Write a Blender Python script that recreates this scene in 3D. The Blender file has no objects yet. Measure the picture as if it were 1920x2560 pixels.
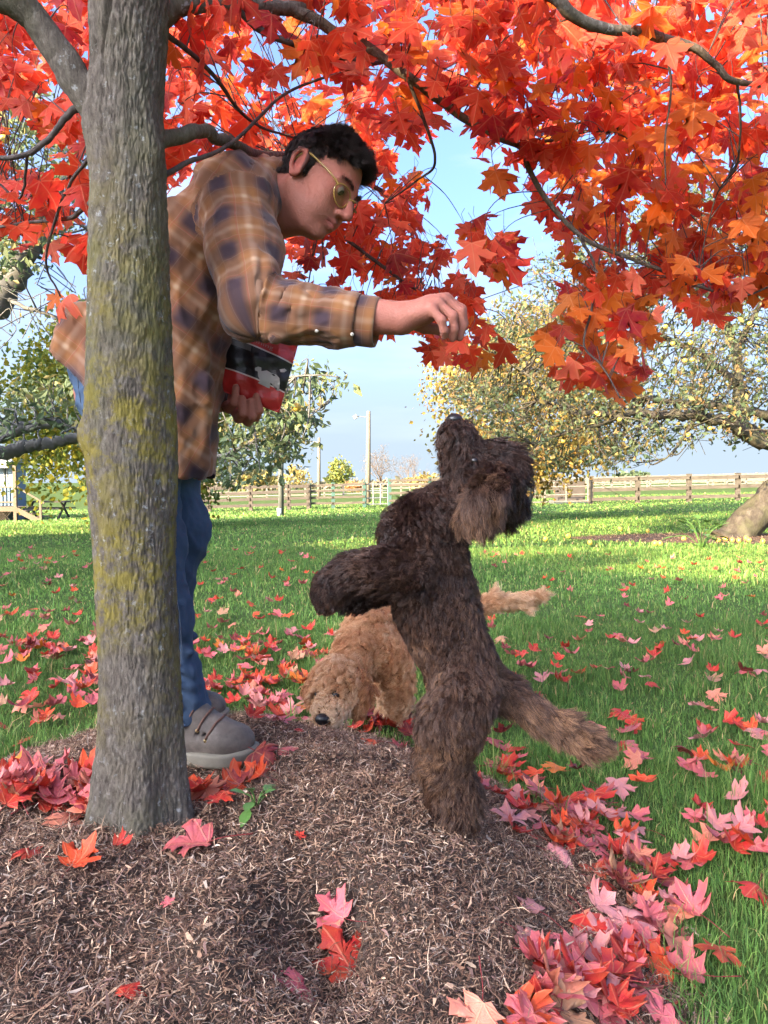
import bpy, math, random
import numpy as np
from mathutils import Vector, Matrix

SC = bpy.context.scene
COL = SC.collection
random.seed(7)
RNG = np.random.default_rng(11)

# ------------------------------------------------------------------ camera
F_PX = 1923.7                     # focal length in photo pixels (1920 x 2560 frame)
PITCH = math.radians(2.233)       # tilted slightly down
CAM = np.array([0.0, 0.0, 0.93])
cam_data = bpy.data.cameras.new('camera')
cam_data.sensor_fit = 'VERTICAL'
cam_data.sensor_height = 34.6
cam_data.lens = 34.6 * F_PX / 2560
cam_data.clip_start = 0.02
cam_data.clip_end = 3000
cam = bpy.data.objects.new('camera', cam_data)
cam.location = CAM
cam.rotation_euler = (math.pi / 2 - PITCH, 0, 0)
COL.objects.link(cam)
SC.camera = cam

# ------------------------------------------------------------------ sky, sun, exposure
SUN_AZ = math.radians(225)        # compass direction of the sun: behind the camera, to the left
SUN_EL = math.radians(17)
world = bpy.data.worlds.new('World')
SC.world = world
world.use_nodes = True
wnt = world.node_tree
wnt.nodes.clear()
def wn(t, **kw):
    n = wnt.nodes.new(t)
    for k, v in kw.items(): setattr(n, k, v)
    return n
w_out = wn('ShaderNodeOutputWorld'); w_bg = wn('ShaderNodeBackground')
w_sky = wn('ShaderNodeTexSky', sky_type='NISHITA', sun_disc=False, sun_elevation=SUN_EL, sun_rotation=SUN_AZ,
           altitude=200, air_density=0.45, dust_density=10.0, ozone_density=4.0)
w_bg.inputs['Strength'].default_value = 0.10
# thin streaky cloud: a function of direction, the same all round the horizon
w_tc = wn('ShaderNodeTexCoord'); w_map = wn('ShaderNodeMapping'); w_map.inputs['Scale'].default_value = (1.6, 1.6, 9.0)
w_map.inputs['Location'].default_value = (3.1, 0.4, 0.2)
w_no = wn('ShaderNodeTexNoise'); w_no.inputs['Scale'].default_value = 1.5; w_no.inputs['Detail'].default_value = 7; w_no.inputs['Roughness'].default_value = 0.55
w_ramp = wn('ShaderNodeValToRGB')
w_ramp.color_ramp.elements[0].position = 0.47; w_ramp.color_ramp.elements[0].color = (0, 0, 0, 1)
w_ramp.color_ramp.elements[1].position = 0.68; w_ramp.color_ramp.elements[1].color = (0.55, 0.55, 0.55, 1)
w_mix = wn('ShaderNodeMix', data_type='RGBA')
w_mix.inputs['B'].default_value = (1.0, 1.06, 1.14, 1)
wnt.links.new(w_tc.outputs['Generated'], w_map.inputs['Vector'])
wnt.links.new(w_map.outputs[0], w_no.inputs['Vector'])
wnt.links.new(w_no.outputs['Fac'], w_ramp.inputs[0])
wnt.links.new(w_ramp.outputs[0], w_mix.inputs['Factor'])
wnt.links.new(w_sky.outputs[0], w_mix.inputs['A'])
# pale low haze, the same all round the horizon
w_sep = wn('ShaderNodeSeparateXYZ'); wnt.links.new(w_tc.outputs['Generated'], w_sep.inputs[0])
w_mr = wn('ShaderNodeMapRange', interpolation_type='SMOOTHSTEP'); wnt.links.new(w_sep.outputs['Z'], w_mr.inputs['Value'])
w_mr.inputs['From Min'].default_value = .36; w_mr.inputs['From Max'].default_value = -.01; w_mr.inputs['To Max'].default_value = .85
w_mix2 = wn('ShaderNodeMix', data_type='RGBA'); w_mix2.inputs['B'].default_value = (.68, .84, 1.0, 1)
wnt.links.new(w_mr.outputs[0], w_mix2.inputs['Factor']); wnt.links.new(w_mix.outputs['Result'], w_mix2.inputs['A'])
wnt.links.new(w_mix2.outputs['Result'], w_bg.inputs['Color'])
wnt.links.new(w_bg.outputs[0], w_out.inputs[0])

sun_data = bpy.data.lights.new('sun', 'SUN')
sun_data.energy = 2.0
sun_data.angle = math.radians(0.6)
sun_data.color = (1.0, 0.79, 0.48)
sun = bpy.data.objects.new('sun', sun_data)
sd = Vector((math.sin(SUN_AZ) * math.cos(SUN_EL), math.cos(SUN_AZ) * math.cos(SUN_EL), math.sin(SUN_EL)))
sun.rotation_euler = sd.to_track_quat('Z', 'Y').to_euler()
sun.location = (-20, -20, 20)
COL.objects.link(sun)

SC.view_settings.view_transform = 'Standard'
SC.view_settings.look = 'None'
SC.view_settings.gamma = 1
SC.view_settings.use_curve_mapping = False
SC.view_settings.exposure = 3.6
SC.cycles.use_denoising = True
SC.cycles.max_bounces = 6
SC.cycles.transparent_max_bounces = 8
SC.cycles.sample_clamp_indirect = 4

# ------------------------------------------------------------------ pixel <-> place
_fw = np.array([0, math.cos(PITCH), -math.sin(PITCH)])
_up = np.array([0, math.sin(PITCH), math.cos(PITCH)])
def ray(px, py):
    return _fw + (px - 960) / F_PX * np.array([1.0, 0, 0]) + (1280 - py) / F_PX * _up
def P(px, py, Y):
    """the point at world depth Y seen at photo pixel px, py"""
    d = ray(px, py)
    return CAM + d * (Y / d[1])
def proj(v):
    d = np.asarray(v) - CAM
    z = d @ _fw
    return 960 + F_PX * d[..., 0] / z, 1280 - F_PX * (d @ _up) / z
def sstep(a, b, x):
    t = np.clip((x - a) / (b - a), 0, 1)
    return t * t * (3 - 2 * t)

# ------------------------------------------------------------------ numpy noise
def _hash(ix, iy, iz):
    n = (ix.astype(np.int64) * 374761393 + iy.astype(np.int64) * 668265263 + iz.astype(np.int64) * 1440662683) & 0xffffffff
    n = ((n ^ (n >> 13)) * 1274126177) & 0xffffffff
    n = ((n ^ (n >> 16)) * 2246822519) & 0xffffffff
    return ((n ^ (n >> 15)) & 0xffff) / 65535.0
def vnoise(p):
    p = np.asarray(p, float)
    i = np.floor(p).astype(np.int64); f = p - i; f = f * f * f * (f * (f * 6 - 15) + 10)
    r = 0
    for dx in (0, 1):
        wx = f[..., 0] if dx else 1 - f[..., 0]
        for dy in (0, 1):
            wy = f[..., 1] if dy else 1 - f[..., 1]
            for dz in (0, 1):
                wz = f[..., 2] if dz else 1 - f[..., 2]
                r = r + wx * wy * wz * _hash(i[..., 0] + dx, i[..., 1] + dy, i[..., 2] + dz)
    return r * 2 - 1
def fbm(p, oct=4, gain=0.5):
    p = np.asarray(p, float); r = 0; a = 1; t = 0
    for k in range(oct):
        r = r + a * vnoise(p * 2.03 ** k + 17.7 * k); t += a; a *= gain
    return r / t

# ------------------------------------------------------------------ the lie of the land
MC = np.array([-0.50, 1.55])
def bed_r(x, y):
    a = np.arctan2(y - MC[1], x - MC[0])
    w = 1 + 0.035 * np.sin(5 * a + 1) + 0.02 * np.sin(11 * a) + 0.012 * np.sin(23 * a + 2)
    return np.sqrt(((x - MC[0]) / 1.04) ** 2 + ((y - MC[1]) / 1.33) ** 2) / w
def ground(x, y):
    x = np.asarray(x, float); y = np.asarray(y, float)
    r = np.sqrt(((x - MC[0]) / 1.15) ** 2 + ((y - MC[1]) / np.where(y > MC[1], 1.32, 1.42)) ** 2)
    z = 0.275 * (1 - sstep(0.33, 1.05, r))
    near = 1 - sstep(0.95, 1.1, r)
    def pit(px, py, Y, rad, dep, k=1.0):
        c = P(px, py, Y)
        return dep * np.exp(-(((x - c[0]) / rad) ** 2 + ((y - c[1]) / (rad * k)) ** 2) ** 1.4)
    z = z - near * (pit(800, 2420, 1.17, 0.115, 0.105, 1.25) + pit(260, 2480, 1.05, 0.10, 0.035, .8) + pit(1330, 2190, 1.50, .12, .03, 1.4) + pit(520, 2010, 1.66, .10, .03) + pit(60, 1860, 1.95, .18, .05))
    z = z + near * (0.022 * vnoise(np.stack([x * 5.1, y * 5.1, x * 0 + 3.3], -1)) + 0.010 * vnoise(np.stack([x * 13, y * 13, x * 0 + 8.3], -1)))
    s = sstep(7, 36, y)
    z = z + s * 0.026 * (np.clip(x, -40, 40) - 11)
    z = z + 0.010 * vnoise(np.stack([x * 1.3, y * 1.3, x * 0 + 1.3], -1)) * (1 - sstep(5, 20, y))
    return z
def G(px, py):
    """where the sight line through a photo pixel meets the ground"""
    d = ray(px, py)
    t = np.geomspace(0.6, 120, 160)
    for _ in range(3):
        q = CAM + t[:, None] * d
        below = q[:, 2] < ground(q[:, 0], q[:, 1])
        k = int(np.argmax(below)) if below.any() else len(t) - 1
        t = np.linspace(t[max(k - 1, 0)], t[k], 24)
    return CAM + t[-1] * d

# ------------------------------------------------------------------ objects
def link(o, parent=None):
    COL.objects.link(o)
    if parent is not None: o.parent = parent
    return o
def tag(o, label=None, cat=None, group=None, kind=None):
    for k, v in (('label', label), ('category', cat), ('group', group), ('kind', kind)):
        if v: o[k] = v
    return o
def empty(name, loc=(0, 0, 0), label=None, cat=None, group=None):
    o = bpy.data.objects.new(name, None)
    o.location = loc
    o.empty_display_size = 0.1
    COL.objects.link(o)
    return tag(o, label, cat, group)
def mesh_obj(name, v, f, mat, parent=None, smooth=True, attrs=None, uv=None):
    """v: (n,3) world coordinates; placed under an unrotated, unscaled parent"""
    me = bpy.data.meshes.new(name)
    v = np.asarray(v, np.float32)
    off = np.zeros(3)
    if parent is not None: off = np.array(parent.matrix_basis.translation)
    if parent is not None and parent.parent is not None: off = off + np.array(parent.parent.matrix_basis.translation)
    v = v - off.astype(np.float32)
    if isinstance(f, np.ndarray):
        n, k = f.shape
        me.vertices.add(len(v)); me.vertices.foreach_set('co', v.ravel())
        me.loops.add(n * k); me.loops.foreach_set('vertex_index', f.astype(np.int32).ravel())
        me.polygons.add(n); me.polygons.foreach_set('loop_start', np.arange(0, n * k, k, dtype=np.int32))
        me.update(calc_edges=True)
    else:
        me.from_pydata([tuple(map(float, q)) for q in v], [], [tuple(map(int, q)) for q in f])
        me.update()
    me.polygons.foreach_set('use_smooth', np.full(len(me.polygons), smooth))
    if uv is not None:
        uv = np.asarray(uv, np.float32)
        l = me.uv_layers.new(name='UVMap')
        li = np.empty(len(me.loops), np.int32); me.loops.foreach_get('vertex_index', li)
        l.data.foreach_set('uv', uv[li].ravel())
    for k, a in (attrs or {}).items():
        a = np.asarray(a, np.float32)
        if a.ndim == 1:
            at = me.attributes.new(k, 'FLOAT', 'POINT'); at.data.foreach_set('value', a)
        else:
            at = me.attributes.new(k, 'FLOAT_COLOR', 'POINT')
            at.data.foreach_set('color', np.concatenate([a, np.ones((len(a), 1), np.float32)], 1).ravel())
    if mat is not None: me.materials.append(mat)
    o = bpy.data.objects.new(name, me)
    return link(o, parent)

class MB:
    """collects simple solids into one mesh"""
    def __init__(s): s.v = []; s.f = []
    def add(s, v, f):
        b = len(s.v); s.v += [tuple(map(float, q)) for q in v]; s.f += [tuple(int(i) + b for i in q) for q in f]
    def box(s, lo, hi, R=None, c=None):
        x0, y0, z0 = lo; x1, y1, z1 = hi
        v = np.array([(x0, y0, z0), (x1, y0, z0), (x1, y1, z0), (x0, y1, z0), (x0, y0, z1), (x1, y0, z1), (x1, y1, z1), (x0, y1, z1)], float)
        if R is not None: v = v @ np.asarray(R).T
        if c is not None: v = v + np.asarray(c)
        s.add(v, [(0, 3, 2, 1), (4, 5, 6, 7), (0, 1, 5, 4), (1, 2, 6, 5), (2, 3, 7, 6), (3, 0, 4, 7)])
    def bar(s, a, b, w, h, up=(0, 0, 1)):
        a = np.asarray(a, float); b = np.asarray(b, float); t = b - a; L = np.linalg.norm(t); t = t / L
        sd_ = np.cross(t, up)
        if np.linalg.norm(sd_) < 1e-4: sd_ = np.cross(t, (0, 1, 0))
        sd_ /= np.linalg.norm(sd_); u = np.cross(sd_, t)
        R = np.stack([t, sd_, u], 1)
        s.box((0, -w / 2, -h / 2), (L, w / 2, h / 2), R, a)
    def tube(s, pts, rad, n=8, cap=True):
        v, f = tube(pts, rad, n, cap); s.add(v, f)
    def build(s, name, mat, parent=None, smooth=False):
        return mesh_obj(name, np.array(s.v), s.f, mat, parent, smooth)
def tube(pts, rad, n=8, cap=True):
    pts = np.asarray(pts, float); m = len(pts)
    rad = np.full(m, rad) if np.isscalar(rad) else np.asarray(rad, float)
    T = np.gradient(pts, axis=0); T /= np.linalg.norm(T, axis=1)[:, None] + 1e-9
    ref = np.array([0, 0, 1.0]) if abs(T[0, 2]) < .9 else np.array([1.0, 0, 0])
    v = []
    for i in range(m):
        a = ref - T[i] * (ref @ T[i]); a /= np.linalg.norm(a) + 1e-9; ref = a
        b = np.cross(T[i], a)
        an = np.arange(n) * 2 * math.pi / n
        v.append(pts[i] + rad[i] * (np.cos(an)[:, None] * a + np.sin(an)[:, None] * b))
    v = np.concatenate(v); f = []
    for i in range(m - 1):
        for j in range(n):
            k = (j + 1) % n
            f.append((i * n + j, i * n + k, (i + 1) * n + k, (i + 1) * n + j))
    if cap:
        f.append(tuple(range(n - 1, -1, -1))); f.append(tuple(range((m - 1) * n, m * n)))
    return v, f
def spline(pts, n=20):
    """smooth curve through points"""
    pts = np.asarray(pts, float)
    q = np.concatenate([[2 * pts[0] - pts[1]], pts, [2 * pts[-1] - pts[-2]]])
    out = []
    for i in range(1, len(q) - 2):
        t = np.linspace(0, 1, n, endpoint=False)[:, None]
        a, b, c, d = q[i - 1], q[i], q[i + 1], q[i + 2]
        out.append(0.5 * (2 * b + (c - a) * t + (2 * a - 5 * b + 4 * c - d) * t * t + (3 * b - a - 3 * c + d) * t ** 3))
    out.append(pts[-1:])
    return np.concatenate(out)

# ------------------------------------------------------------------ material helper
class NT:
    def __init__(s, name):
        s.m = bpy.data.materials.new(name); s.m.use_nodes = True; s.t = s.m.node_tree; s.t.nodes.clear()
        s.out = s.t.nodes.new('ShaderNodeOutputMaterial')
    def n(s, ty, ins=None, **kw):
        nd = s.t.nodes.new(ty)
        for k, v in kw.items(): setattr(nd, k, v)
        for k, v in (ins or {}).items(): s.set(nd.inputs[k], v)
        return nd
    def set(s, sock, v):
        if hasattr(v, 'is_output') or isinstance(v, bpy.types.NodeSocket): s.t.links.new(v, sock)
        elif isinstance(v, (tuple, list)) and len(v) == 3 and sock.type == 'RGBA': sock.default_value = (*v, 1)
        else: sock.default_value = v
    def math(s, op, a, b=0.0, c=0.0, clamp=False):
        n = s.n('ShaderNodeMath', operation=op, use_clamp=clamp); s.set(n.inputs[0], a); s.set(n.inputs[1], b); s.set(n.inputs[2], c)
        return n.outputs[0]
    def mix(s, f, a, b, mode='MIX'):
        n = s.n('ShaderNodeMix', data_type='RGBA', blend_type=mode)
        s.set(n.inputs['Factor'], f); s.set(n.inputs['A'], a); s.set(n.inputs['B'], b)
        return n.outputs['Result']
    def noise(s, scale, detail=3, rough=.5, vec=None, dist=0.0):
        n = s.n('ShaderNodeTexNoise', {'Scale': scale, 'Detail': detail, 'Roughness': rough, 'Distortion': dist})
        if vec is not None: s.set(n.inputs['Vector'], vec)
        return n.outputs['Fac']
    def ramp(s, f, *stops):
        n = s.n('ShaderNodeValToRGB'); s.set(n.inputs[0], f); e = n.color_ramp.elements
        while len(e) < len(stops): e.new(.5)
        for k, (p, c) in enumerate(stops):
            e[k].position = p; e[k].color = (*c, 1) if not np.isscalar(c) else (c, c, c, 1)
        return n.outputs[0]
    def obj(s): return s.n('ShaderNodeTexCoord').outputs['Object']
    def pos(s): return s.n('ShaderNodeNewGeometry').outputs['Position']
    def uv(s): return s.n('ShaderNodeTexCoord').outputs['UV']
    def mapv(s, vec, scale=(1, 1, 1), loc=(0, 0, 0), rot=(0, 0, 0)):
        n = s.n('ShaderNodeMapping'); s.set(n.inputs['Vector'], vec)
        n.inputs['Scale'].default_value = scale; n.inputs['Location'].default_value = loc; n.inputs['Rotation'].default_value = rot
        return n.outputs[0]
    def attr(s, name, out='Fac'): return s.n('ShaderNodeAttribute', attribute_name=name).outputs[out]
    def bump(s, h, strength=.5, dist=.01):
        return s.n('ShaderNodeBump', {'Height': h, 'Strength': strength, 'Distance': dist}).outputs[0]
    def pbsdf(s, color, rough=.7, normal=None, spec=.3, metal=0.0, **kw):
        n = s.n('ShaderNodeBsdfPrincipled', {'Base Color': color, 'Roughness': rough, 'Specular IOR Level': spec, 'Metallic': metal})
        if normal is not None: s.set(n.inputs['Normal'], normal)
        for k, v in kw.items(): s.set(n.inputs[k], v)
        return n
    def done(s, sh):
        s.t.links.new(sh.outputs[0] if hasattr(sh, 'outputs') else sh, s.out.inputs[0]); return s.m
def simple(name, col, rough=.7, var=.25, scale=8, spec=.3, metal=0.0, bump=0.0, bscale=60):
    m = NT(name); v = m.obj()
    f = m.noise(scale, 5, .6, v)
    c = m.mix(f, tuple(x * (1 - var) for x in col), tuple(min(1, x * (1 + var)) for x in col))
    nm = m.bump(m.noise(bscale, 4, .6, v), bump, .004) if bump else None
    return m.done(m.pbsdf(c, rough, nm, spec, metal))

# ------------------------------------------------------------------ solid shapes grown from blended volumes
class Field:
    def __init__(s, lo, hi, h):
        s.lo = np.array(lo, float); s.h = h
        s.n = np.ceil((np.array(hi) - s.lo) / h).astype(int) + 1
        s.a = np.full(s.n, 1.0, np.float32)
        s.ax = [(s.lo[i] + h * np.arange(s.n[i])).astype(np.float32) for i in range(3)]
    def block(s, lo, hi):
        i0 = np.clip(np.floor((np.array(lo) - s.lo) / s.h).astype(int), 0, s.n); i1 = np.clip(np.ceil((np.array(hi) - s.lo) / s.h).astype(int) + 1, 0, s.n)
        sl = tuple(slice(a, b) for a, b in zip(i0, i1))
        return sl, s.ax[0][sl[0]][:, None, None], s.ax[1][sl[1]][None, :, None], s.ax[2][sl[2]][None, None, :]
    def _put(s, sl, d, k, sub=False):
        A = s.a[sl]
        if A.size == 0: return
        if sub: d = -d
        if k <= 0: s.a[sl] = np.maximum(A, d) if sub else np.minimum(A, d); return
        hh = np.maximum(k - np.abs(A - d), 0) / k
        q = hh * hh * k * 0.25
        s.a[sl] = (np.maximum(A, d) + q) if sub else (np.minimum(A, d) - q)
    def cap(s, a, b, ra, rb=None, k=.02, sub=False):
        rb = ra if rb is None else rb
        a = np.asarray(a, float); b = np.asarray(b, float); m = max(ra, rb) + k * 1.5 + 2 * s.h
        sl, X, Y, Z = s.block(np.minimum(a, b) - m, np.maximum(a, b) + m)
        ab = b - a; L2 = max(ab @ ab, 1e-12)
        t = np.clip(((X - a[0]) * ab[0] + (Y - a[1]) * ab[1] + (Z - a[2]) * ab[2]) / L2, 0, 1)
        d = np.sqrt((X - a[0] - t * ab[0]) ** 2 + (Y - a[1] - t * ab[1]) ** 2 + (Z - a[2] - t * ab[2]) ** 2) - (ra + (rb - ra) * t)
        s._put(sl, d, k, sub)
    def chain(s, pts, rad, k=.02, sub=False):
        rad = [rad] * len(pts) if np.isscalar(rad) else rad
        for i in range(len(pts) - 1): s.cap(pts[i], pts[i + 1], rad[i], rad[i + 1], k, sub)
    def ell(s, c, r, R=None, k=.02, sub=False):
        c = np.asarray(c, float); r = np.asarray(r, float); m = r.max() + k * 1.5 + 2 * s.h
        sl, X, Y, Z = s.block(c - m, c + m)
        R = np.eye(3) if R is None else np.asarray(R)
        x, y, z = X - c[0], Y - c[1], Z - c[2]
        q = [(x * R[0, i] + y * R[1, i] + z * R[2, i]) for i in range(3)]
        k0 = np.sqrt((q[0] / r[0]) ** 2 + (q[1] / r[1]) ** 2 + (q[2] / r[2]) ** 2)
        k1 = np.sqrt((q[0] / r[0] ** 2) ** 2 + (q[1] / r[1] ** 2) ** 2 + (q[2] / r[2] ** 2) ** 2)
        s._put(sl, (k0 * (k0 - 1) / np.maximum(k1, 1e-6)).astype(np.float32), k, sub)
    def cone(s, a, b, ra, rb, k=.02, sub=False, Rx=None):
        """elliptical tapered segment: ra, rb = (radius across y, radius in the other direction)"""
        a = np.asarray(a, float); b = np.asarray(b, float); m = max(*ra, *rb) + k * 1.5 + 2 * s.h
        sl, X, Y, Z = s.block(np.minimum(a, b) - m, np.maximum(a, b) + m)
        ab = b - a; L2 = max(ab @ ab, 1e-12)
        t = np.clip(((X - a[0]) * ab[0] + (Y - a[1]) * ab[1] + (Z - a[2]) * ab[2]) / L2, 0, 1)
        x, y, z = X - a[0] - t * ab[0], Y - a[1] - t * ab[1], Z - a[2] - t * ab[2]
        r1 = ra[0] + (rb[0] - ra[0]) * t; r2 = ra[1] + (rb[1] - ra[1]) * t
        rest = np.sqrt(x * x + z * z)
        k0 = np.sqrt((y / r1) ** 2 + (rest / r2) ** 2); k1 = np.sqrt((y / r1 ** 2) ** 2 + (rest / r2 ** 2) ** 2)
        s._put(sl, (k0 * (k0 - 1) / np.maximum(k1, 1e-6)).astype(np.float32), k, sub)
    def half(s, c, n, k=.005):
        """keep only the side of the plane that n points away from"""
        n = np.asarray(n, float); n = n / np.linalg.norm(n)
        d = (s.ax[0][:, None, None] - c[0]) * n[0] + (s.ax[1][None, :, None] - c[1]) * n[1] + (s.ax[2][None, None, :] - c[2]) * n[2]
        s.a = np.maximum(s.a, d.astype(np.float32))
    def mesh(s):
        a = s.a; ins = a < 0
        nx, ny, nz = a.shape
        cnt = np.zeros((nx - 1, ny - 1, nz - 1), np.uint8)
        for dx in (0, 1):
            for dy in (0, 1):
                for dz in (0, 1):
                    cnt += ins[dx:nx - 1 + dx, dy:ny - 1 + dy, dz:nz - 1 + dz]
        act = np.argwhere((cnt > 0) & (cnt < 8))
        idx = np.full(cnt.shape, -1, np.int32)
        idx[act[:, 0], act[:, 1], act[:, 2]] = np.arange(len(act))
        acc = np.zeros((len(act), 3)); num = np.zeros(len(act))
        corners = [(x, y, z) for x in (0, 1) for y in (0, 1) for z in (0, 1)]
        vals = {c: a[act[:, 0] + c[0], act[:, 1] + c[1], act[:, 2] + c[2]].astype(float) for c in corners}
        for c in corners:
            for ax in range(3):
                if c[ax] == 0:
                    c2 = list(c); c2[ax] = 1; c2 = tuple(c2)
                    v0, v1 = vals[c], vals[c2]; m = (v0 < 0) != (v1 < 0)
                    t = np.where(m, v0 / np.where(m, v0 - v1, 1), 0)
                    pt = np.tile(np.array(c, float), (len(act), 1)); pt[:, ax] = t
                    acc[m] += pt[m]; num[m] += 1
        V = s.lo + s.h * (act + acc / num[:, None])
        faces = []
        for ax in range(3):
            sl0 = [slice(None)] * 3; sl1 = [slice(None)] * 3
            sl0[ax] = slice(0, -1); sl1[ax] = slice(1, None)
            e = ins[tuple(sl0)] != ins[tuple(sl1)]
            E = np.argwhere(e)
            o1, o2 = [(1, 2), (2, 0), (0, 1)][ax]
            ok = (E[:, o1] > 0) & (E[:, o2] > 0) & (E[:, o1] < a.shape[o1] - 1) & (E[:, o2] < a.shape[o2] - 1)
            E = E[ok]
            flip = ins[E[:, 0], E[:, 1], E[:, 2]]
            q = []
            for d1, d2 in ((-1, -1), (0, -1), (0, 0), (-1, 0)):
                C = E.copy(); C[:, o1] += d1; C[:, o2] += d2
                q.append(idx[C[:, 0], C[:, 1], C[:, 2]])
            q = np.stack(q, 1)
            q[~flip] = q[~flip][:, ::-1]
            faces.append(q)
        return V, np.concatenate(faces)
def relax(V, Fq, n=2, lam=.5):
    e = np.concatenate([Fq[:, [0, 1]], Fq[:, [1, 2]], Fq[:, [2, 3]], Fq[:, [3, 0]]])
    e = np.concatenate([e, e[:, ::-1]])
    for _ in range(n):
        s = np.zeros_like(V); c = np.bincount(e[:, 0], minlength=len(V)).astype(float)
        for k in range(3): s[:, k] = np.bincount(e[:, 0], weights=V[e[:, 1], k], minlength=len(V))
        V = V + lam * (s / np.maximum(c, 1)[:, None] - V)
    return V
def vnormals(V, Fq):
    n = np.cross(V[Fq[:, 2]] - V[Fq[:, 0]], V[Fq[:, 3]] - V[Fq[:, 1]])
    N = np.zeros_like(V)
    for j in range(4):
        for k in range(3): N[:, k] += np.bincount(Fq[:, j], weights=n[:, k], minlength=len(V))
    return N / (np.linalg.norm(N, axis=1)[:, None] + 1e-12)

# ------------------------------------------------------------------ strands (coats, hair)
def sample_surface(V, Fq, n, rng, weight=None):
    A = np.linalg.norm(np.cross(V[Fq[:, 2]] - V[Fq[:, 0]], V[Fq[:, 3]] - V[Fq[:, 1]]), axis=1)
    if weight is not None: A = A * weight[Fq].mean(1)
    c = np.cumsum(A); k = np.searchsorted(c, rng.random(n) * c[-1])
    u, w = rng.random(n)[:, None], rng.random(n)[:, None]
    q = Fq[k]
    p = (V[q[:, 0]] * (1 - u) + V[q[:, 1]] * u) * (1 - w) + (V[q[:, 3]] * (1 - u) + V[q[:, 2]] * u) * w
    return p, k
def nearest(p, c):
    out = np.empty(len(p), np.int64)
    c2 = (c * c).sum(1)
    for i in range(0, len(p), 4000):
        out[i:i + 4000] = (c2[None] - 2 * p[i:i + 4000] @ c.T).argmin(1)
    return out
def strands(name, pts, rad, mat, parent, tint=None):
    """pts (n,m,3) world; rad (m,) or (n,m)"""
    n, m = pts.shape[:2]
    off = np.zeros(3)
    if parent is not None:
        off = np.array(parent.matrix_basis.translation)
        if parent.parent is not None: off = off + np.array(parent.parent.matrix_basis.translation)
    hc = bpy.data.hair_curves.new(name)
    hc.add_curves([m] * n)
    hc.position_data.foreach_set('vector', (pts - off).astype(np.float32).ravel())
    at = hc.attributes.new('radius', 'FLOAT', 'POINT')
    at.data.foreach_set('value', np.broadcast_to(rad, (n, m)).astype(np.float32).ravel())
    if tint is not None:
        at = hc.attributes.new('tint', 'FLOAT', 'CURVE'); at.data.foreach_set('value', tint.astype(np.float32))
    hc.materials.append(mat)
    o = bpy.data.objects.new(name, hc)
    return link(o, parent)
def grow(root, nrm, flow, length, rng, m=6, stand=.5, droop=0.0, clump_n=600, clump=.6, curl=0.0, curl_turns=2.0, jitter=.25):
    """roots, normals, flow direction per strand -> strand points"""
    n = len(root)
    d = nrm * stand + flow + jitter * rng.normal(size=(n, 3))
    d /= np.linalg.norm(d, axis=1)[:, None]
    t = np.linspace(0, 1, m)[None, :, None]
    L = np.asarray(length).reshape(-1, 1, 1) * np.ones((n, 1, 1))
    pts = root[:, None] + d[:, None] * t * L + flow[:, None] * (t ** 2) * L * .35 + np.array([0, 0, -1.0]) * (t ** 2) * L * droop
    if clump_n:
        ci = rng.choice(n, min(clump_n, n), replace=False)
        ne = nearest(root, root[ci])
        target = pts[ci][ne]
        off = root - root[ci][ne]
        tt = pts[ci][ne] + off[:, None] * (1 - .75 * t)
        w = clump * t ** 1.2
        pts = pts * (1 - w) + tt * w
        ph = rng.random(len(ci))[ne] * 6.28
    else:
        ph = rng.random(n) * 6.28
    if curl > 0:
        a = np.cross(d, nrm + .1 * rng.normal(size=nrm.shape)); a /= np.linalg.norm(a, axis=1)[:, None] + 1e-6
        b = np.cross(d, a)
        ang = t[..., 0] * curl_turns * 6.28 + ph[:, None]
        env = (t * L * .9).clip(0, 1e9) * 0 + curl * np.minimum(1, t * 2.5)
        pts = pts + env * ((np.cos(ang) - np.cos(ph)[:, None])[..., None] * a[:, None] + (np.sin(ang) - np.sin(ph)[:, None])[..., None] * b[:, None])
    return pts

# ================================================================== THE LAND
def m_lawn():
    m = NT('lawn_turf'); p = m.pos()
    a = m.noise(2.2, 6, .65, p); b = m.noise(38, 5, .7, p); c = m.noise(.25, 3, .5, p)
    col = m.ramp(b, (.28, (.020, .042, .009)), (.5, (.050, .100, .022)), (.72, (.095, .150, .038)))
    col = m.mix(m.math('MULTIPLY', a, .6), col, (.10, .135, .03))
    col = m.mix(m.math('MULTIPLY', c, .35), col, (.13, .15, .045))
    return m.done(m.pbsdf(col, .9, m.bump(b, .8, .03), .1))
M_LAWN = m_lawn()
def axis(fine_lo, fine_hi, step, lo, hi, growth=1.07):
    a = list(np.arange(fine_lo, fine_hi + step / 2, step)); s = step
    while a[-1] < hi: s *= growth; a.append(a[-1] + s)
    s = step; left = [fine_lo]
    while left[-1] > lo: s *= growth; left.append(left[-1] - s)
    return np.array(left[:0:-1] + a)
gx = axis(-2.2, 2.2, .03, -900, 900); gy = axis(0.2, 4.2, .03, -300, 1800)
XX, YY = np.meshgrid(gx, gy, indexing='ij')
ZZ = ground(XX, YY) - .02 * (bed_r(XX, YY) < .97)
ni, nj = XX.shape
ii, jj = np.meshgrid(np.arange(ni - 1), np.arange(nj - 1), indexing='ij')
q = np.stack([ii * nj + jj, (ii + 1) * nj + jj, (ii + 1) * nj + jj + 1, ii * nj + jj + 1], -1).reshape(-1, 4)
lawn = mesh_obj('lawn', np.stack([XX, YY, ZZ], -1).reshape(-1, 3), q, M_LAWN)
tag(lawn, kind='structure')

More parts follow.
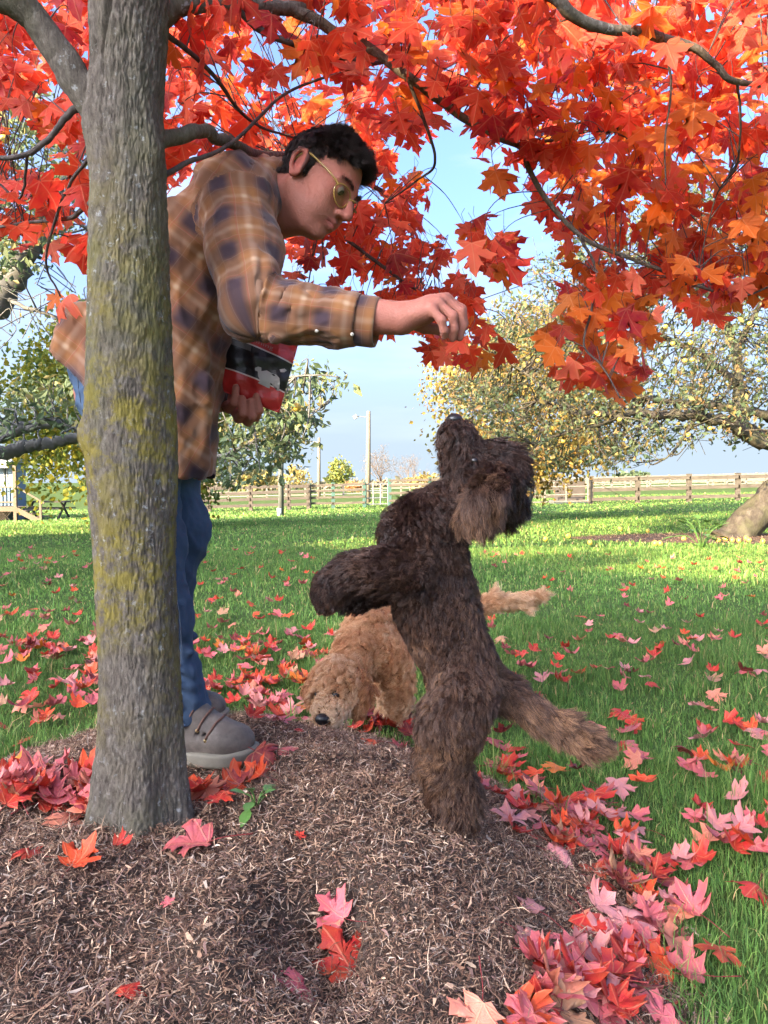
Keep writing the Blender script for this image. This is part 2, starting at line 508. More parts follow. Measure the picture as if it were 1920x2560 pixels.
# ---- mulch bed round the maple
def m_mulch():
    m = NT('mulch_soil'); p = m.pos()
    a = m.noise(70, 6, .75, p, .6); b = m.noise(9, 4, .6, p)
    col = m.ramp(a, (.25, (.036, .023, .016)), (.5, (.13, .09, .068)), (.75, (.30, .22, .165)))
    col = m.mix(m.math('MULTIPLY', b, .5), col, (.085, .058, .046))
    return m.done(m.pbsdf(col, .95, m.bump(a, 1.0, .02), .1))
M_MULCH = m_mulch()
def bed_mesh(name, cx, cy, ax, ay, hfun, rfun, nr, na, mat):
    r = np.linspace(0, 1, nr) ** .8; an = np.linspace(0, 2 * math.pi, na, endpoint=False)
    RR, AA = np.meshgrid(r, an, indexing='ij')
    x = cx + ax * RR * np.cos(AA) * rfun(AA); y = cy + ay * RR * np.sin(AA) * rfun(AA)
    edge = sstep(.93, 1.0, RR)
    z = hfun(x, y) + .006 + .010 * fbm(np.stack([x * 26, y * 26, x * 0], -1), 3) * (1 - edge) - .03 * edge
    ii, jj = np.meshgrid(np.arange(nr - 1), np.arange(na), indexing='ij')
    q = np.stack([ii * na + jj, (ii + 1) * na + jj, (ii + 1) * na + (jj + 1) % na, ii * na + (jj + 1) % na], -1).reshape(-1, 4)
    return mesh_obj(name, np.stack([x, y, z], -1).reshape(-1, 3), q, mat)
_w = lambda A: 1.02 * (1 + 0.035 * np.sin(5 * A + 1) + 0.02 * np.sin(11 * A) + 0.012 * np.sin(23 * A + 2))
bed = bed_mesh('mulch_bed', MC[0], MC[1], 1.04, 1.33, ground, _w, 130, 520, M_MULCH)
tag(bed, 'brown shredded wood mulch mound round the maple trunk', kind='structure')

# shredded fibres lying on the mound
def m_fibre():
    m = NT('wood_fibre')
    c = m.attr('tint', 'Color')
    return m.done(m.pbsdf(c, .85, None, .15))
M_FIBRE = m_fibre()
def fibres(name, n, sampler, hfun, parent, rng, size=1.0):
    x, y = sampler(n); n = len(x)
    dist = np.hypot(x, y)
    L = np.exp(rng.normal(math.log(.0092), .55, n)).clip(.004, .05) * (1 + .15 * dist) * size
    W = np.exp(rng.normal(math.log(.00108), .4, n)) * (1 + .25 * dist) * size
    chip = rng.random(n) < .08
    W[chip] *= 2.4; L[chip] *= .9
    a = rng.random(n) * 6.283
    tilt = rng.normal(0, .30, n)
    up = rng.random(n) < .10
    tilt[up] += rng.normal(.5, .4, up.sum())
    h = hfun(x, y) + .008 + .010 * fbm(np.stack([x * 26, y * 26, x * 0], -1), 3) + np.abs(rng.normal(0, .006, n))
    d = np.stack([np.cos(a) * np.cos(tilt), np.sin(a) * np.cos(tilt), np.sin(tilt)], 1)
    s = np.stack([-np.sin(a), np.cos(a), rng.normal(0, .5, n)], 1); s /= np.linalg.norm(s, axis=1)[:, None]
    c = np.stack([x, y, h + np.abs(np.sin(tilt)) * L * .4], 1)
    bend = np.stack([rng.normal(0, .12, n), rng.normal(0, .12, n), rng.normal(.02, .12, n)], 1) * L[:, None]
    e0 = c - d * L[:, None] / 2; e1 = c + d * L[:, None] / 2; mid = c + bend
    w = s * W[:, None] / 2
    V = np.stack([e0 - w * .5, e0 + w * .5, mid - w, mid + w, e1 - w * .3, e1 + w * .3], 1).reshape(-1, 3)
    b = (np.arange(n) * 6)[:, None]
    Fq = np.concatenate([b + np.array([[0, 2, 3, 1]]), b + np.array([[2, 4, 5, 3]])])
    pal = np.array([(.030, .018, .013), (.060, .036, .025), (.10, .064, .044), (.16, .112, .078), (.205, .158, .115), (.165, .138, .114), (.085, .055, .047)])
    pr = np.array([.19, .23, .21, .14, .07, .08, .08])
    k = rng.choice(len(pal), n, p=pr)
    t = np.array([2.7, 2.4, 2.15]) * pal[k] * np.exp(rng.normal(0, .22, n))[:, None]
    return mesh_obj(name, V, Fq, M_FIBRE, parent, False, {'tint': np.repeat(t, 6, 0)})
def _bed_sampler(n):
    # more pieces where the bed is closer to the lens
    x = RNG.uniform(-1.75, .75, n * 3); y = RNG.uniform(.55, 3.05, n * 3)
    keep = (bed_r(x, y) < 1.02 + .03 * RNG.normal(size=len(x))) & (np.abs(x) < .66 * y + .25) & (RNG.random(len(x)) < np.clip(1.9 / y ** 1.3, .15, 1))
    x, y = x[keep][:n], y[keep][:n]
    return x, y
fib = fibres('wood_fibres', 240000, _bed_sampler, ground, bed, np.random.default_rng(3))
tag(fib, kind='stuff')

# ---- apple tree bed, far right
AB = G(1830, 1345)
def apple_bed_r(x, y): return np.hypot((x - AB[0] - .15) / 2.9, (y - AB[1] + .1) / 1.25)
abed = bed_mesh('apple_tree_bed', AB[0] + .15, AB[1] - .1, 2.9, 1.25, lambda x, y: ground(x, y) + .03 * (1 - apple_bed_r(x, y).clip(0, 1)), lambda A: 1 + .03 * np.sin(7 * A) + .02 * np.sin(13 * A), 40, 160, M_MULCH)
tag(abed, 'low oval mulch bed under the leaning apple tree', kind='structure')
def _ab_sampler(n):
    x = RNG.uniform(AB[0] - 3, AB[0] + 3.2, n * 2); y = RNG.uniform(AB[1] - 1.5, AB[1] + 1.3, n * 2); k = apple_bed_r(x, y) < 1.0
    return x[k][:n], y[k][:n]
fib2 = fibres('wood_fibres', 9000, _ab_sampler, lambda x, y: ground(x, y) + .03 * (1 - apple_bed_r(x, y).clip(0, 1)), abed, np.random.default_rng(4), .9)
tag(fib2, kind='stuff')

# ---- grass blades
def m_grass():
    m = NT('grass_blade'); c = m.attr('tint', 'Color')
    d = m.pbsdf(c, .55, None, .25)
    t = m.n('ShaderNodeBsdfTranslucent', {'Color': c})
    return m.done(m.n('ShaderNodeMixShader', {0: .35, 1: d.outputs[0], 2: t.outputs[0]}))
M_GRASS = m_grass()
def grass(rng):
    xs, ys, hs, ws = [], [], [], []
    # (near, far, blades, height, width)
    for y0, y1, n, hh, ww in ((1.1, 2.6, 95000, .046, .0025), (2.6, 5, 120000, .042, .0040), (5, 11, 120000, .042, .0080), (11, 24, 80000, .044, .019), (24, 48, 50000, .048, .05)):
        y = np.sqrt(rng.uniform(y0 ** 2, y1 ** 2, n)); x = rng.uniform(-1, 1, n) * (.66 * y + .45)
        k = (bed_r(x, y) > 1.0 + .02 * rng.normal(size=n)) & (apple_bed_r(x, y) > 1)
        x, y = x[k], y[k]; n = len(x)
        xs.append(x); ys.append(y)
        patch = .75 + .5 * vnoise(np.stack([x * 3.5, y * 3.5, x * 0], -1))
        tuft = 1 + .9 * (vnoise(np.stack([x * 9, y * 9, x * 0 + 5], -1)) > .55)
        hs.append(hh * np.exp(rng.normal(0, .3, n)) * patch.clip(.5, 1.4) * tuft); ws.append(ww * np.exp(rng.normal(0, .25, n)))
    x = np.concatenate(xs); y = np.concatenate(ys); H = np.concatenate(hs); W = np.concatenate(ws); n = len(x)
    z = ground(x, y) - .004
    near_edge = np.exp(-((bed_r(x, y) - 1.03) / .05) ** 2)
    H = H * (1 + .5 * near_edge)
    a = rng.random(n) * 6.283; lean = np.abs(rng.normal(0, .55, n)).clip(0, 1.3)
    dx = np.stack([np.cos(a), np.sin(a), 0 * a], 1)
    fa = rng.random(n) * 6.283
    s = np.stack([np.cos(fa), np.sin(fa) * .6, 0 * a], 1) * W[:, None] / 2
    base = np.stack([x, y, z], 1)
    mid = base + dx * (lean * H * .30)[:, None] + np.array([0, 0, 1.0]) * (H * .55)[:, None]
    tip = base + dx * (lean * H * .95)[:, None] + np.array([0, 0, 1.0]) * (H * (1 - .25 * lean))[:, None]
    V = np.stack([base - s, base + s, mid - s * .85, mid + s * .85, tip], 1).reshape(-1, 3)
    b = (np.arange(n) * 5)[:, None]
    T = np.concatenate([b + np.array([[0, 1, 3]]), b + np.array([[0, 3, 2]]), b + np.array([[2, 3, 4]])])
    g = np.array([2.15, 1.7, 1.8]) * np.array([(.055, .135, .026), (.085, .175, .035), (.040, .100, .024), (.125, .190, .050), (.24, .20, .085)])
    k = rng.choice(5, n, p=[.36, .30, .20, .11, .03])
    big = vnoise(np.stack([x * .8, y * .8, x * 0 + 9], -1))
    t = g[k] * np.exp(rng.normal(0, .18, n))[:, None] * (1 + .2 * big)[:, None]
    t = np.repeat(t, 5, 0)
    o = mesh_obj('grass', V, T, M_GRASS, None, True, {'tint': t})
    tag(o, 'short green lawn grass around the mulch mound and back to the fence', 'grass', kind='stuff')
grass(np.random.default_rng(21))

# ================================================================== THE MAPLE
K = 1920 / 1659.0                                # measured on a 1659-wide view of the photo
def D(x, y, Y): return P(x * K, y * K, Y)
def GD(x, y): return G(x * K, y * K)
def m_bark():
    m = NT('maple_bark'); p = m.obj()
    pv = m.mapv(p, (1, 1, .38))
    n1 = m.noise(95, 8, .78, pv, .4); n2 = m.noise(9, 4, .6, p); n3 = m.noise(24, 5, .65, p)
    v = m.n('ShaderNodeTexVoronoi', {'Vector': m.mapv(p, (1, 1, .35)), 'Scale': 75.0}, feature='DISTANCE_TO_EDGE').outputs['Distance']
    col = m.ramp(n1, (.34, (.043, .033, .026)), (.48, (.130, .104, .079)), (.58, (.20, .166, .130)), (.68, (.36, .315, .27)))
    col = m.mix(m.math('MULTIPLY', n2, .5), col, (.16, .135, .115))
    z = m.n('ShaderNodeSeparateXYZ', {0: p}).outputs['Z']
    # yellow lichen, most between knee and chest height
    band = m.math('MULTIPLY', m.n('ShaderNodeMapRange', {'Value': z, 'From Min': .1, 'From Max': .35}).outputs[0], m.n('ShaderNodeMapRange', {'Value': z, 'From Min': 1.35, 'From Max': .85}).outputs[0])
    lich = m.math('MULTIPLY', m.ramp(m.noise(16, 7, .75, p), (.44, 0.), (.56, 1.)), m.ramp(m.noise(4.5, 3, .6, p), (.34, 0.), (.54, 1.)))
    col = m.mix(m.math('MULTIPLY', m.math('MULTIPLY', lich, band), .7), col, (.27, .21, .022))
    grn = m.ramp(m.noise(6, 4, .65, m.mapv(p, (1, 1, .5), (3, 1, 2))), (.48, 0.), (.70, .45))
    col = m.mix(grn, col, (.13, .13, .055))
    wl = m.math('MULTIPLY', m.ramp(m.noise(60, 4, .7, m.mapv(p, loc=(5, 2, 1))), (.60, 0.), (.66, 1.)), m.ramp(m.noise(7, 3, .6, m.mapv(p, loc=(1, 9, 4))), (.42, 0.), (.6, 1.)))
    col = m.mix(m.math('MULTIPLY', wl, .7), col, (.42, .42, .40))
    h = m.math('ADD', n1, m.math('MULTIPLY', m.ramp(v, (0, 0.), (.12, 1.)), .0))
    return m.done(m.pbsdf(col, .92, m.bump(h, .9, .010), .15))
M_BARK = m_bark()
def m_twig():
    m = NT('maple_twig'); p = m.obj()
    c = m.ramp(m.noise(60, 5, .7, p), (.3, (.032, .024, .021)), (.7, (.12, .092, .078)))
    return m.done(m.pbsdf(c, .8, m.bump(m.noise(120, 4, .6, p), .7, .003), .2))
M_TWIG = m_twig()

TY = 1.50
_rows = np.array([(-260, 196, 352), (0, 194, 360), (120, 198, 354), (230, 195, 350), (300, 198, 352), (400, 203, 358), (600, 194, 362), (800, 191, 370), (950, 191, 380), (1050, 196, 380), (1150, 206, 378),
                  (1250, 212, 379), (1400, 220, 386), (1500, 222, 392), (1600, 221, 398), (1700, 214, 404), (1760, 205, 413), (1800, 193, 428), (1840, 175, 446)], float)
maple = empty('maple_tree', P(355, 2040, TY) * [1, 1, 0] + [0, 0, .26], 'red maple tree with lichen-spotted grey trunk rising from the mulch mound', 'tree')
def build_trunk():
    zz = []; cx = []; rr = []
    for y, l, r in _rows[::-1]:
        a = D(l, y, TY); b = D(r, y, TY); zz.append((a[2] + b[2]) / 2); cx.append((a[0] + b[0]) / 2); rr.append((b[0] - a[0]) / 2)
    zz += [2.7, 3.6]; cx += [cx[-1] + .02, cx[-1] + .06]; rr += [.062, .03]
    z = np.concatenate([np.arange(zz[0], 2.05, .0035), np.arange(2.05, 3.6, .02)])
    C = np.interp(z, zz, cx); Rr = np.interp(z, zz, rr)
    ks = np.ones(9) / 9
    n = 300; an = np.arange(n) * 2 * math.pi / n
    Z, A = np.meshgrid(z, an, indexing='ij')
    R = np.repeat(Rr[:, None], n, 1)
    s = np.stack([np.cos(A) * 1.0, np.sin(A) * 1.0, Z], -1)
    # flutes at the root flare
    flare = 1 - sstep(.26, .55, Z)
    R = R * (1 + flare * .11 * (np.cos(5 * A + .6) + .5 * np.cos(3 * A + 2)))
    q = np.stack([np.cos(A) * 4.2, np.sin(A) * 4.2, Z * 7.0], -1)
    warp = np.stack([fbm(q * 1.4, 2), fbm(q * 1.4 + 9, 2), 0 * Z], -1)
    fis = np.abs(fbm(np.stack([np.cos(A) * 7.5, np.sin(A) * 7.5, Z * 13.0], -1) + 1.1 * warp, 3, .5)); fis2 = np.abs(fbm(np.stack([np.cos(A) * 13, np.sin(A) * 13, Z * 34.0], -1) + .8 * warp, 3, .5))
    ridge = -np.exp(-(fis / .05) ** 2) - .7 * np.exp(-(fis2 / .05) ** 2)
    plate = fbm(np.stack([np.cos(A) * 11, np.sin(A) * 11, Z * 48], -1), 4, .62)
    R = R + .0025 * ridge + .0032 * plate + .0016 * fbm(np.stack([np.cos(A) * 34, np.sin(A) * 34, Z * 120], -1), 2) + .007 * fbm(np.stack([np.cos(A) * 1.3, np.sin(A) * 1.3, Z * 3.2], -1), 2)
    # knots and the healed scar
    for ang, zc, amp, wd in ((-1.75, 1.235, .010, .030), (-1.6, 1.16, .008, .022), (-2.75, 1.02, .014, .022), (-2.6, 1.60, .010, .03), (-.5, 1.55, .012, .03), (-2.3, 1.72, -.012, .018)):
        da = np.angle(np.exp(1j * (A - ang)))
        R = R + amp * np.exp(-((da * .08 / wd) ** 2 + ((Z - zc) / (wd * 1.4)) ** 2))
    # long seam down the upper trunk
    da = np.angle(np.exp(1j * (A + 1.85 + .10 * np.sin(Z * 16) + .06 * np.sin(Z * 41))))
    R = R - .012 * np.exp(-(da / .07) ** 2) * sstep(1.62, 1.7, Z) * (1 - sstep(2.2, 2.5, Z))
    V = np.stack([C[:, None] + R * np.cos(A), TY + R * np.sin(A), Z], -1).reshape(-1, 3)
    m = len(z)
    ii, jj = np.meshgrid(np.arange(m - 1), np.arange(n), indexing='ij')
    f = np.stack([ii * n + jj, ii * n + (jj + 1) % n, (ii + 1) * n + (jj + 1) % n, (ii + 1) * n + jj], -1).reshape(-1, 4)
    mesh_obj('trunk', V, f, M_BARK, maple)
build_trunk()

BR = []       # sampled branch points for hanging twigs and leaf stalks
def limb(pts, r0, r1, name='branch', mat=None, n=14, sides=14, rough=.06):
    c = spline(np.array([D(*p) for p in pts]), n)
    t = np.linspace(0, 1, len(c))
    r = (r0 + (r1 - r0) * t ** .85)
    r = r * (1 + rough * vnoise(np.stack([t * 25, t * 0 + r0 * 999, t * 0], -1)))
    c = c + (r * (.35 if r0 < .02 else .08))[:, None] * np.stack([vnoise(np.stack([t * 17, t * 0 + k * 7.1 + r0 * 555, t * 0], -1)) for k in range(3)], -1) * sstep(0, .1, t)[:, None]
    v, f = tube(c, r, sides)
    BR.append((c, r))
    return mesh_obj(name, v, f, mat or M_BARK if r0 > .012 else M_TWIG, maple)
limb([(255, 330, 1.5), (205, 235, 1.49), (150, 152, 1.47), (100, 75, 1.45), (45, 0, 1.42), (-30, -110, 1.36)], .036, .022, rough=.02)
limb([(140, 135, 1.47), (85, 62, 1.45), (30, 18, 1.42), (-60, -20, 1.38)], .022, .016, rough=.02)
limb([(300, 320, 1.52), (352, 303, 1.56), (400, 291, 1.6), (440, 283, 1.66), (478, 300, 1.72), (520, 323, 1.82), (570, 335, 2.1), (690, 345, 2.5), (860, 430, 2.8)], .019, .008)
limb([(290, 70, 1.5), (352, 32, 1.53), (400, 10, 1.56), (470, 4, 1.6), (560, 14, 1.66), (650, 15, 1.72), (760, -30, 1.8), (900, -90, 1.9)], .027, .009)
limb([(470, 4, 1.6), (515, 22, 1.63), (560, 62, 1.66), (640, 98, 1.7), (720, 118, 1.76), (800, 136, 1.82), (880, 130, 1.88), (960, 150, 1.95)], .009, .004)
limb([(620, 15, 1.7), (700, 55, 1.74), (790, 100, 1.78), (880, 165, 1.8), (935, 207, 1.83), (1010, 257, 1.86), (1075, 295, 1.88), (1128, 318, 1.9), (1142, 365, 1.91), (1178, 428, 1.93), (1250, 506, 1.96), (1330, 546, 2.0), (1425, 582, 2.05)], .013, .0045)
limb([(280, -120, 1.5), (520, -190, 1.5), (800, -160, 1.5), (1060, -90, 1.5), (1200, 0, 1.5), (1262, 42, 1.52), (1330, 64, 1.54), (1430, 82, 1.58), (1500, 104, 1.6), (1545, 142, 1.62), (1592, 176, 1.64), (1700, 190, 1.7)], .018, .005)
limb([(215, 240, 1.5), (165, 232, 1.5), (122, 280, 1.5), (62, 332, 1.5), (-20, 345, 1.5)], .009, .004)
limb([(205, 430, 1.52), (150, 470, 1.7), (60, 480, 1.9), (-60, 500, 2.1)], .006, .003)
limb([(560, 400, 2.3), (680, 470, 2.3), (780, 540, 2.3), (900, 626, 2.3), (1000, 660, 2.3)], .008, .0035)
limb([(1128, 318, 1.9), (1200, 300, 1.95), (1260, 285, 2.0), (1330, 280, 2.1)], .005, .003)
limb([(1430, 82, 1.58), (1450, 180, 1.62), (1437, 300, 1.66), (1438, 400, 1.7)], .003, .0014)
limb([(1592, 176, 1.64), (1600, 260, 1.7), (1590, 360, 1.8), (1545, 430, 1.9), (1500, 620, 2.0)], .003, .0014)
limb([(1250, 506, 1.96), (1290, 590, 1.98), (1280, 660, 1.98), (1262, 745, 1.98), (1300, 790, 1.98), (1340, 860, 1.98)], .0042, .002)
limb([(350, 380, 1.55), (420, 345, 1.6), (500, 310, 1.7), (620, 200, 1.9), (760, 150, 2.0)], .006, .003)
limb([(355, 70, 1.53), (450, 150, 1.65), (540, 260, 1.9), (640, 300, 2.2)], .006, .0028)
limb([(880, 165, 1.8), (940, 340, 1.9), (900, 390, 2.0), (830, 440, 2.1)], .0045, .002)
limb([(700, 560, 2.25), (690, 500, 2.3), (660, 640, 2.25)], .003, .002)
limb([(1420, 580, 2.05), (1500, 615, 2.1), (1600, 640, 2.15), (1700, 600, 2.2)], .0045, .0025)
limb([(200, 330, 1.5), (140, 420, 1.6), (100, 560, 1.7), (130, 640, 1.75)], .004, .002)
limb([(60, 332, 1.5), (40, 430, 1.6), (-40, 420, 1.7)], .003, .002)
# limbs above the frame that carry the rest of the crown
limb([(290, -160, 1.5), (350, -420, 1.9), (500, -700, 2.4)], .03, .01)
limb([(270, -260, 1.5), (100, -500, 1.3), (-200, -800, 1.1)], .03, .01)
limb([(290, -300, 1.5), (800, -500, 1.2), (1300, -600, .9)], .026, .01)

# ---- leaves
HALF = [(0, 0), (.12, -.07), (.30, -.07), (.54, -.03), (.43, .09), (.33, .19), (.50, .22), (.60, .32), (.82, .46), (.63, .50), (.57, .63), (.42, .56), (.20, .45), (.23, .61), (.33, .74), (.19, .77), (.12, .89), (0, 1.1)]
OUT = np.array(HALF + [(-x, y) for x, y in HALF[-2:0:-1]])
def leaf_shape(rng, curl, fold, wave, rings=2, jit=.03):
    o = OUT + rng.normal(0, jit, OUT.shape) * (np.arange(len(OUT)) > 0)[:, None]
    o = o * np.array([rng.uniform(.88, 1.08), 1])
    c = np.array([0, .30]); n = len(o)
    V = [np.array([[*c]])]
    for k in range(1, rings + 1): V.append(c + (o - c) * (k / rings))
    v2 = np.concatenate(V)
    x, y = v2[:, 0], v2[:, 1] - .3
    r2 = x * x + y * y
    ph = rng.random() * 6.28
    z = curl * r2 + fold * np.abs(x) + wave * np.sin(5 * x + ph) * np.cos(4 * y + ph * 2) + .6 * curl * rng.normal() * x * y + .5 * curl * rng.normal() * y * np.abs(y)
    # pull the outline in where it rolls up
    sh = 1 / (1 + .6 * abs(curl) * r2)
    V3 = np.stack([v2[:, 0] * sh, v2[:, 1] * sh, z], 1)
    f = [(0, 1 + i, 1 + (i + 1) % n) for i in range(n)]
    for k in range(rings - 1):
        b0, b1 = 1 + k * n, 1 + (k + 1) * n
        for i in range(n):
            j = (i + 1) % n
            f += [(b0 + i, b1 + i, b1 + j), (b0 + i, b1 + j, b0 + j)]
    return V3 - [0, 0, V3[0, 2]], np.array(f), v2
def m_leaf(name, mode, trans):
    m = NT(name)
    if mode == 'object': c = m.n('ShaderNodeObjectInfo').outputs['Color']
    else: c = m.attr('tint', 'Color')
    uv = m.n('ShaderNodeSeparateXYZ', {0: m.uv()})
    x = m.math('ABSOLUTE', uv.outputs[0]); y = uv.outputs[1]
    r = m.math('SQRT', m.math('ADD', m.math('MULTIPLY', x, x), m.math('MULTIPLY', y, y)))
    a = m.math('ARCTAN2', x, y)
    vein = None
    for a0 in (0.0, 1.05, 1.62):
        d = m.math('MULTIPLY', r, m.math('ABSOLUTE', m.math('SINE', m.math('SUBTRACT', a, a0))))
        k = m.n('ShaderNodeMapRange', {'Value': d, 'From Min': .026, 'From Max': .006}).outputs[0]
        vein = k if vein is None else m.math('MAXIMUM', vein, k)
    p = m.n('ShaderNodeTexCoord').outputs['UV']
    blot = m.noise(3.5, 5, .6, m.mapv(p, (1, 1, 1)), .5)
    c2 = m.mix(m.ramp(blot, (.35, 0.), (.7, .45)), c, m.mix(.65, c, (.80, .20, .04)))
    c2 = m.mix(m.math('MULTIPLY', vein, .5), c2, m.mix(.5, c, (.85, .42, .20)))
    c2 = m.mix(m.ramp(m.noise(11, 5, .7, m.mapv(p, loc=(4, 7, 1))), (.66, 0.), (.72, .75)), c2, (.10, .030, .018))
    nm = m.bump(m.math('ADD', m.noise(14, 4, .6, p), vein), .35, .004)
    s = m.pbsdf(c2, .48, nm, .3)
    t = m.n('ShaderNodeBsdfTranslucent', {'Color': c2})
    return m.done(m.n('ShaderNodeMixShader', {0: trans, 1: s.outputs[0], 2: t.outputs[0]}))
M_LEAF_OBJ = m_leaf('maple_leaf', 'object', .58)
M_LEAF_TINT = m_leaf('maple_leaf_mass', 'tint', .58)
M_LEAF_FALLEN = m_leaf('fallen_maple_leaf', 'object', .15)
M_LEAF_FTINT = m_leaf('fallen_maple_leaf_mass', 'tint', .15)
M_STALK = simple('leaf_stalk', (.22, .035, .03), .6, .3, 20)
lr = np.random.default_rng(5)
HANG = [leaf_shape(lr, lr.uniform(-.35, .15), lr.uniform(-.25, .15), .05) for _ in range(8)]
FALL_CF = [(lr.uniform(.05, .65) * (1 if lr.random() < .7 else -1), lr.uniform(-.2, .35)) for _ in range(14)]
FALL = [leaf_shape(lr, c, fo, .09, 3) for c, fo in FALL_CF]
def leaf_data(name, shp, mat):
    v, f, uv = shp
    o = mesh_obj(name, v, f, mat, None, True, None, uv)
    me = o.data; bpy.data.objects.remove(o); return me
HANG_ME = [leaf_data('leaf', s, M_LEAF_OBJ) for s in HANG]
FALL_ME = [leaf_data('fallen_leaf', s, M_LEAF_FALLEN) for s in FALL]
def frame(tip, nrm):
    tip = np.asarray(tip, float); tip = tip / np.linalg.norm(tip)
    nrm = np.asarray(nrm, float); nrm = nrm - tip * (nrm @ tip); nrm = nrm / (np.linalg.norm(nrm) + 1e-9)
    return np.stack([np.cross(tip, nrm), tip, nrm], 1)

def inpoly(x, y, poly):
    poly = np.asarray(poly, float); c = np.zeros(len(x), bool); j = len(poly) - 1
    for i in range(len(poly)):
        xi, yi = poly[i]; xj, yj = poly[j]
        c ^= ((yi > y) != (yj > y)) & (x < (xj - xi) * (y - yi) / (yj - yi + 1e-12) + xi)
        j = i
    return c
# outline of the crown as photographed, and the sky windows in it
CANOPY = [[(340, -40), (1720, -40), (1720, 660), (1600, 640), (1560, 700), (1500, 690), (1450, 640), (1420, 700), (1410, 770), (1370, 830), (1330, 870), (1270, 810), (1190, 840), (1165, 790), (1190, 660), (1235, 600), (1215, 520), (1160, 455), (1095, 440), (1070, 400), (1010, 385),
           (970, 335), (930, 300), (905, 300), (880, 330), (840, 390), (640, 400), (340, 400)],
          [(620, 500), (700, 480), (770, 440), (840, 385), (900, 375), (945, 410), (930, 470), (960, 540), (985, 590), (1030, 640), (1055, 690), (1105, 740), (1085, 770), (1030, 790), (985, 800), (930, 770), (905, 715), (640, 715), (625, 620)],
          [(975, 470), (1010, 470), (1060, 500), (1095, 520), (1085, 560), (1110, 590), (1080, 600), (1030, 585), (1000, 555), (990, 520)],
          [(-60, -40), (215, -40), (215, 330), (212, 640), (180, 640), (130, 660), (100, 600), (160, 520), (60, 560), (-20, 520), (-60, 420)]]
GAPS = [(500, 150, 60, 30), (600, 120, 55, 35), (680, 170, 50, 30), (650, 60, 30, 25), (470, 215, 25, 20), (720, 260, 45, 28), (940, 100, 20, 14), (990, 245, 45, 30), (1000, 330, 50, 40), (905, 330, 40, 40), (1075, 310, 25, 30), (1200, 470, 28, 20), (1330, 300, 24, 16), (1425, 150, 20, 14), (1130, 60, 20, 12),
        (70, 340, 60, 40), (150, 330, 40, 50), (40, 300, 40, 30), (130, 400, 36, 26), (60, 445, 46, 20), (180, 480, 20, 40), (20, 540, 40, 20), (640, 570, 20, 30), (690, 610, 22, 18), (760, 600, 14, 12), (560, 345, 30, 12)]
crng = np.random.default_rng(77)
def leaf_spots(n):
    out = []
    while len(out) < n:
        x = crng.uniform(-60, 1720, 400); y = crng.uniform(-40, 880, 400)
        ok = np.zeros(400, bool); reg = np.zeros(400, int)
        for k, p in enumerate(CANOPY):
            i = inpoly(x, y, p); reg[i & ~ok] = k; ok |= i
        for gx_, gy_, rx, ry in GAPS:
            ok &= ~((((x - gx_) / rx) ** 2 + ((y - gy_) / ry) ** 2 < 1) & (crng.random(400) < .93))
        thin = (reg == 3) & (y > 250); ok &= ~(thin & (crng.random(400) < .45))
        for i in np.flatnonzero(ok): out.append((x[i], y[i], reg[i]))
    return out[:n]
REDS = {'scarlet': (.66, .045, .018), 'red': (.52, .022, .016), 'orange': (.70, .15, .016), 'amber': (.66, .18, .018), 'crimson': (.38, .012, .03), 'coral': (.75, .13, .07)}
def leaf_tint(x, y):
    right = sstep(950, 1300, x) * sstep(60, 330, y)
    up = sstep(330, 60, y) * sstep(250, 500, x)
    p = np.array([.44 - .12 * right, .20 - .10 * right, .08 + .36 * right + .03 * up, .02 + .10 * right, .05, .12])
    p = p.clip(0) / p.clip(0).sum()
    return np.array(list(REDS.values())[crng.choice(6, p=p)]) * math.exp(crng.normal(0, .16))
leaves = []
for x, y, reg in leaf_spots(1800):
    if reg == 1: Y = crng.uniform(2.1, 2.9)
    elif reg == 2: Y = crng.uniform(1.85, 2.1)
    elif reg == 3: Y = crng.uniform(1.56, 2.3) if y < 300 else crng.uniform(1.55, 2.3)
    else:
        lo = 1.42 + .45 * sstep(0, 500, y); Y = lo + abs(crng.normal(0, .55)) + .05
        if 480 < x < 860 and y > 180: Y = max(Y, crng.uniform(2.12, 2.7))
    S = np.clip(crng.normal(.058, .012), .032, .085) * (1 + .12 * (Y - 1.6))
    pos = D(x, y - 25 / Y, Y)
    tip = np.array([crng.normal(0, .45), crng.normal(-.05, .45), -.8 + crng.normal(0, .28)])
    nrm = np.array([crng.normal(0, .55), -.75 + crng.normal(0, .35), .55 + crng.normal(0, .4)])
    leaves.append((pos, S, frame(tip, nrm), leaf_tint(x, y), Y, crng.integers(8)))
order = np.argsort([-(l[1] / l[4]) for l in leaves])
big = set(order[:296].tolist())
mx = np.array(maple.location)
def put_leaf(me, pos, S, R, col, parent=None, name='leaf', off=0):
    o = bpy.data.objects.new(name, me)
    M = np.eye(4); M[:3, :3] = R * S; M[:3, 3] = np.asarray(pos) - off
    o.matrix_world = Matrix(M.tolist()); o.color = (*col, 1)
    link(o)
    if parent is not None: o.parent = parent
    return o
mass_v, mass_f, mass_uv, mass_t = [], [], [], []; nb = 0
twv, twf = [], []
def mass_add(shp, pos, S, R, col):
    global nb
    v, f, uv = shp
    mass_v.append((v * S) @ R.T + pos); mass_f.append(f + nb); mass_uv.append(uv); mass_t.append(np.tile(col, (len(v), 1))); nb += len(v)
HANG1 = [leaf_shape(lr, lr.uniform(-.35, .15), lr.uniform(-.25, .15), .05, 1) for _ in range(8)]
allbr = np.concatenate([c[len(c) // 6:] for c, r in BR])
tw = MB()
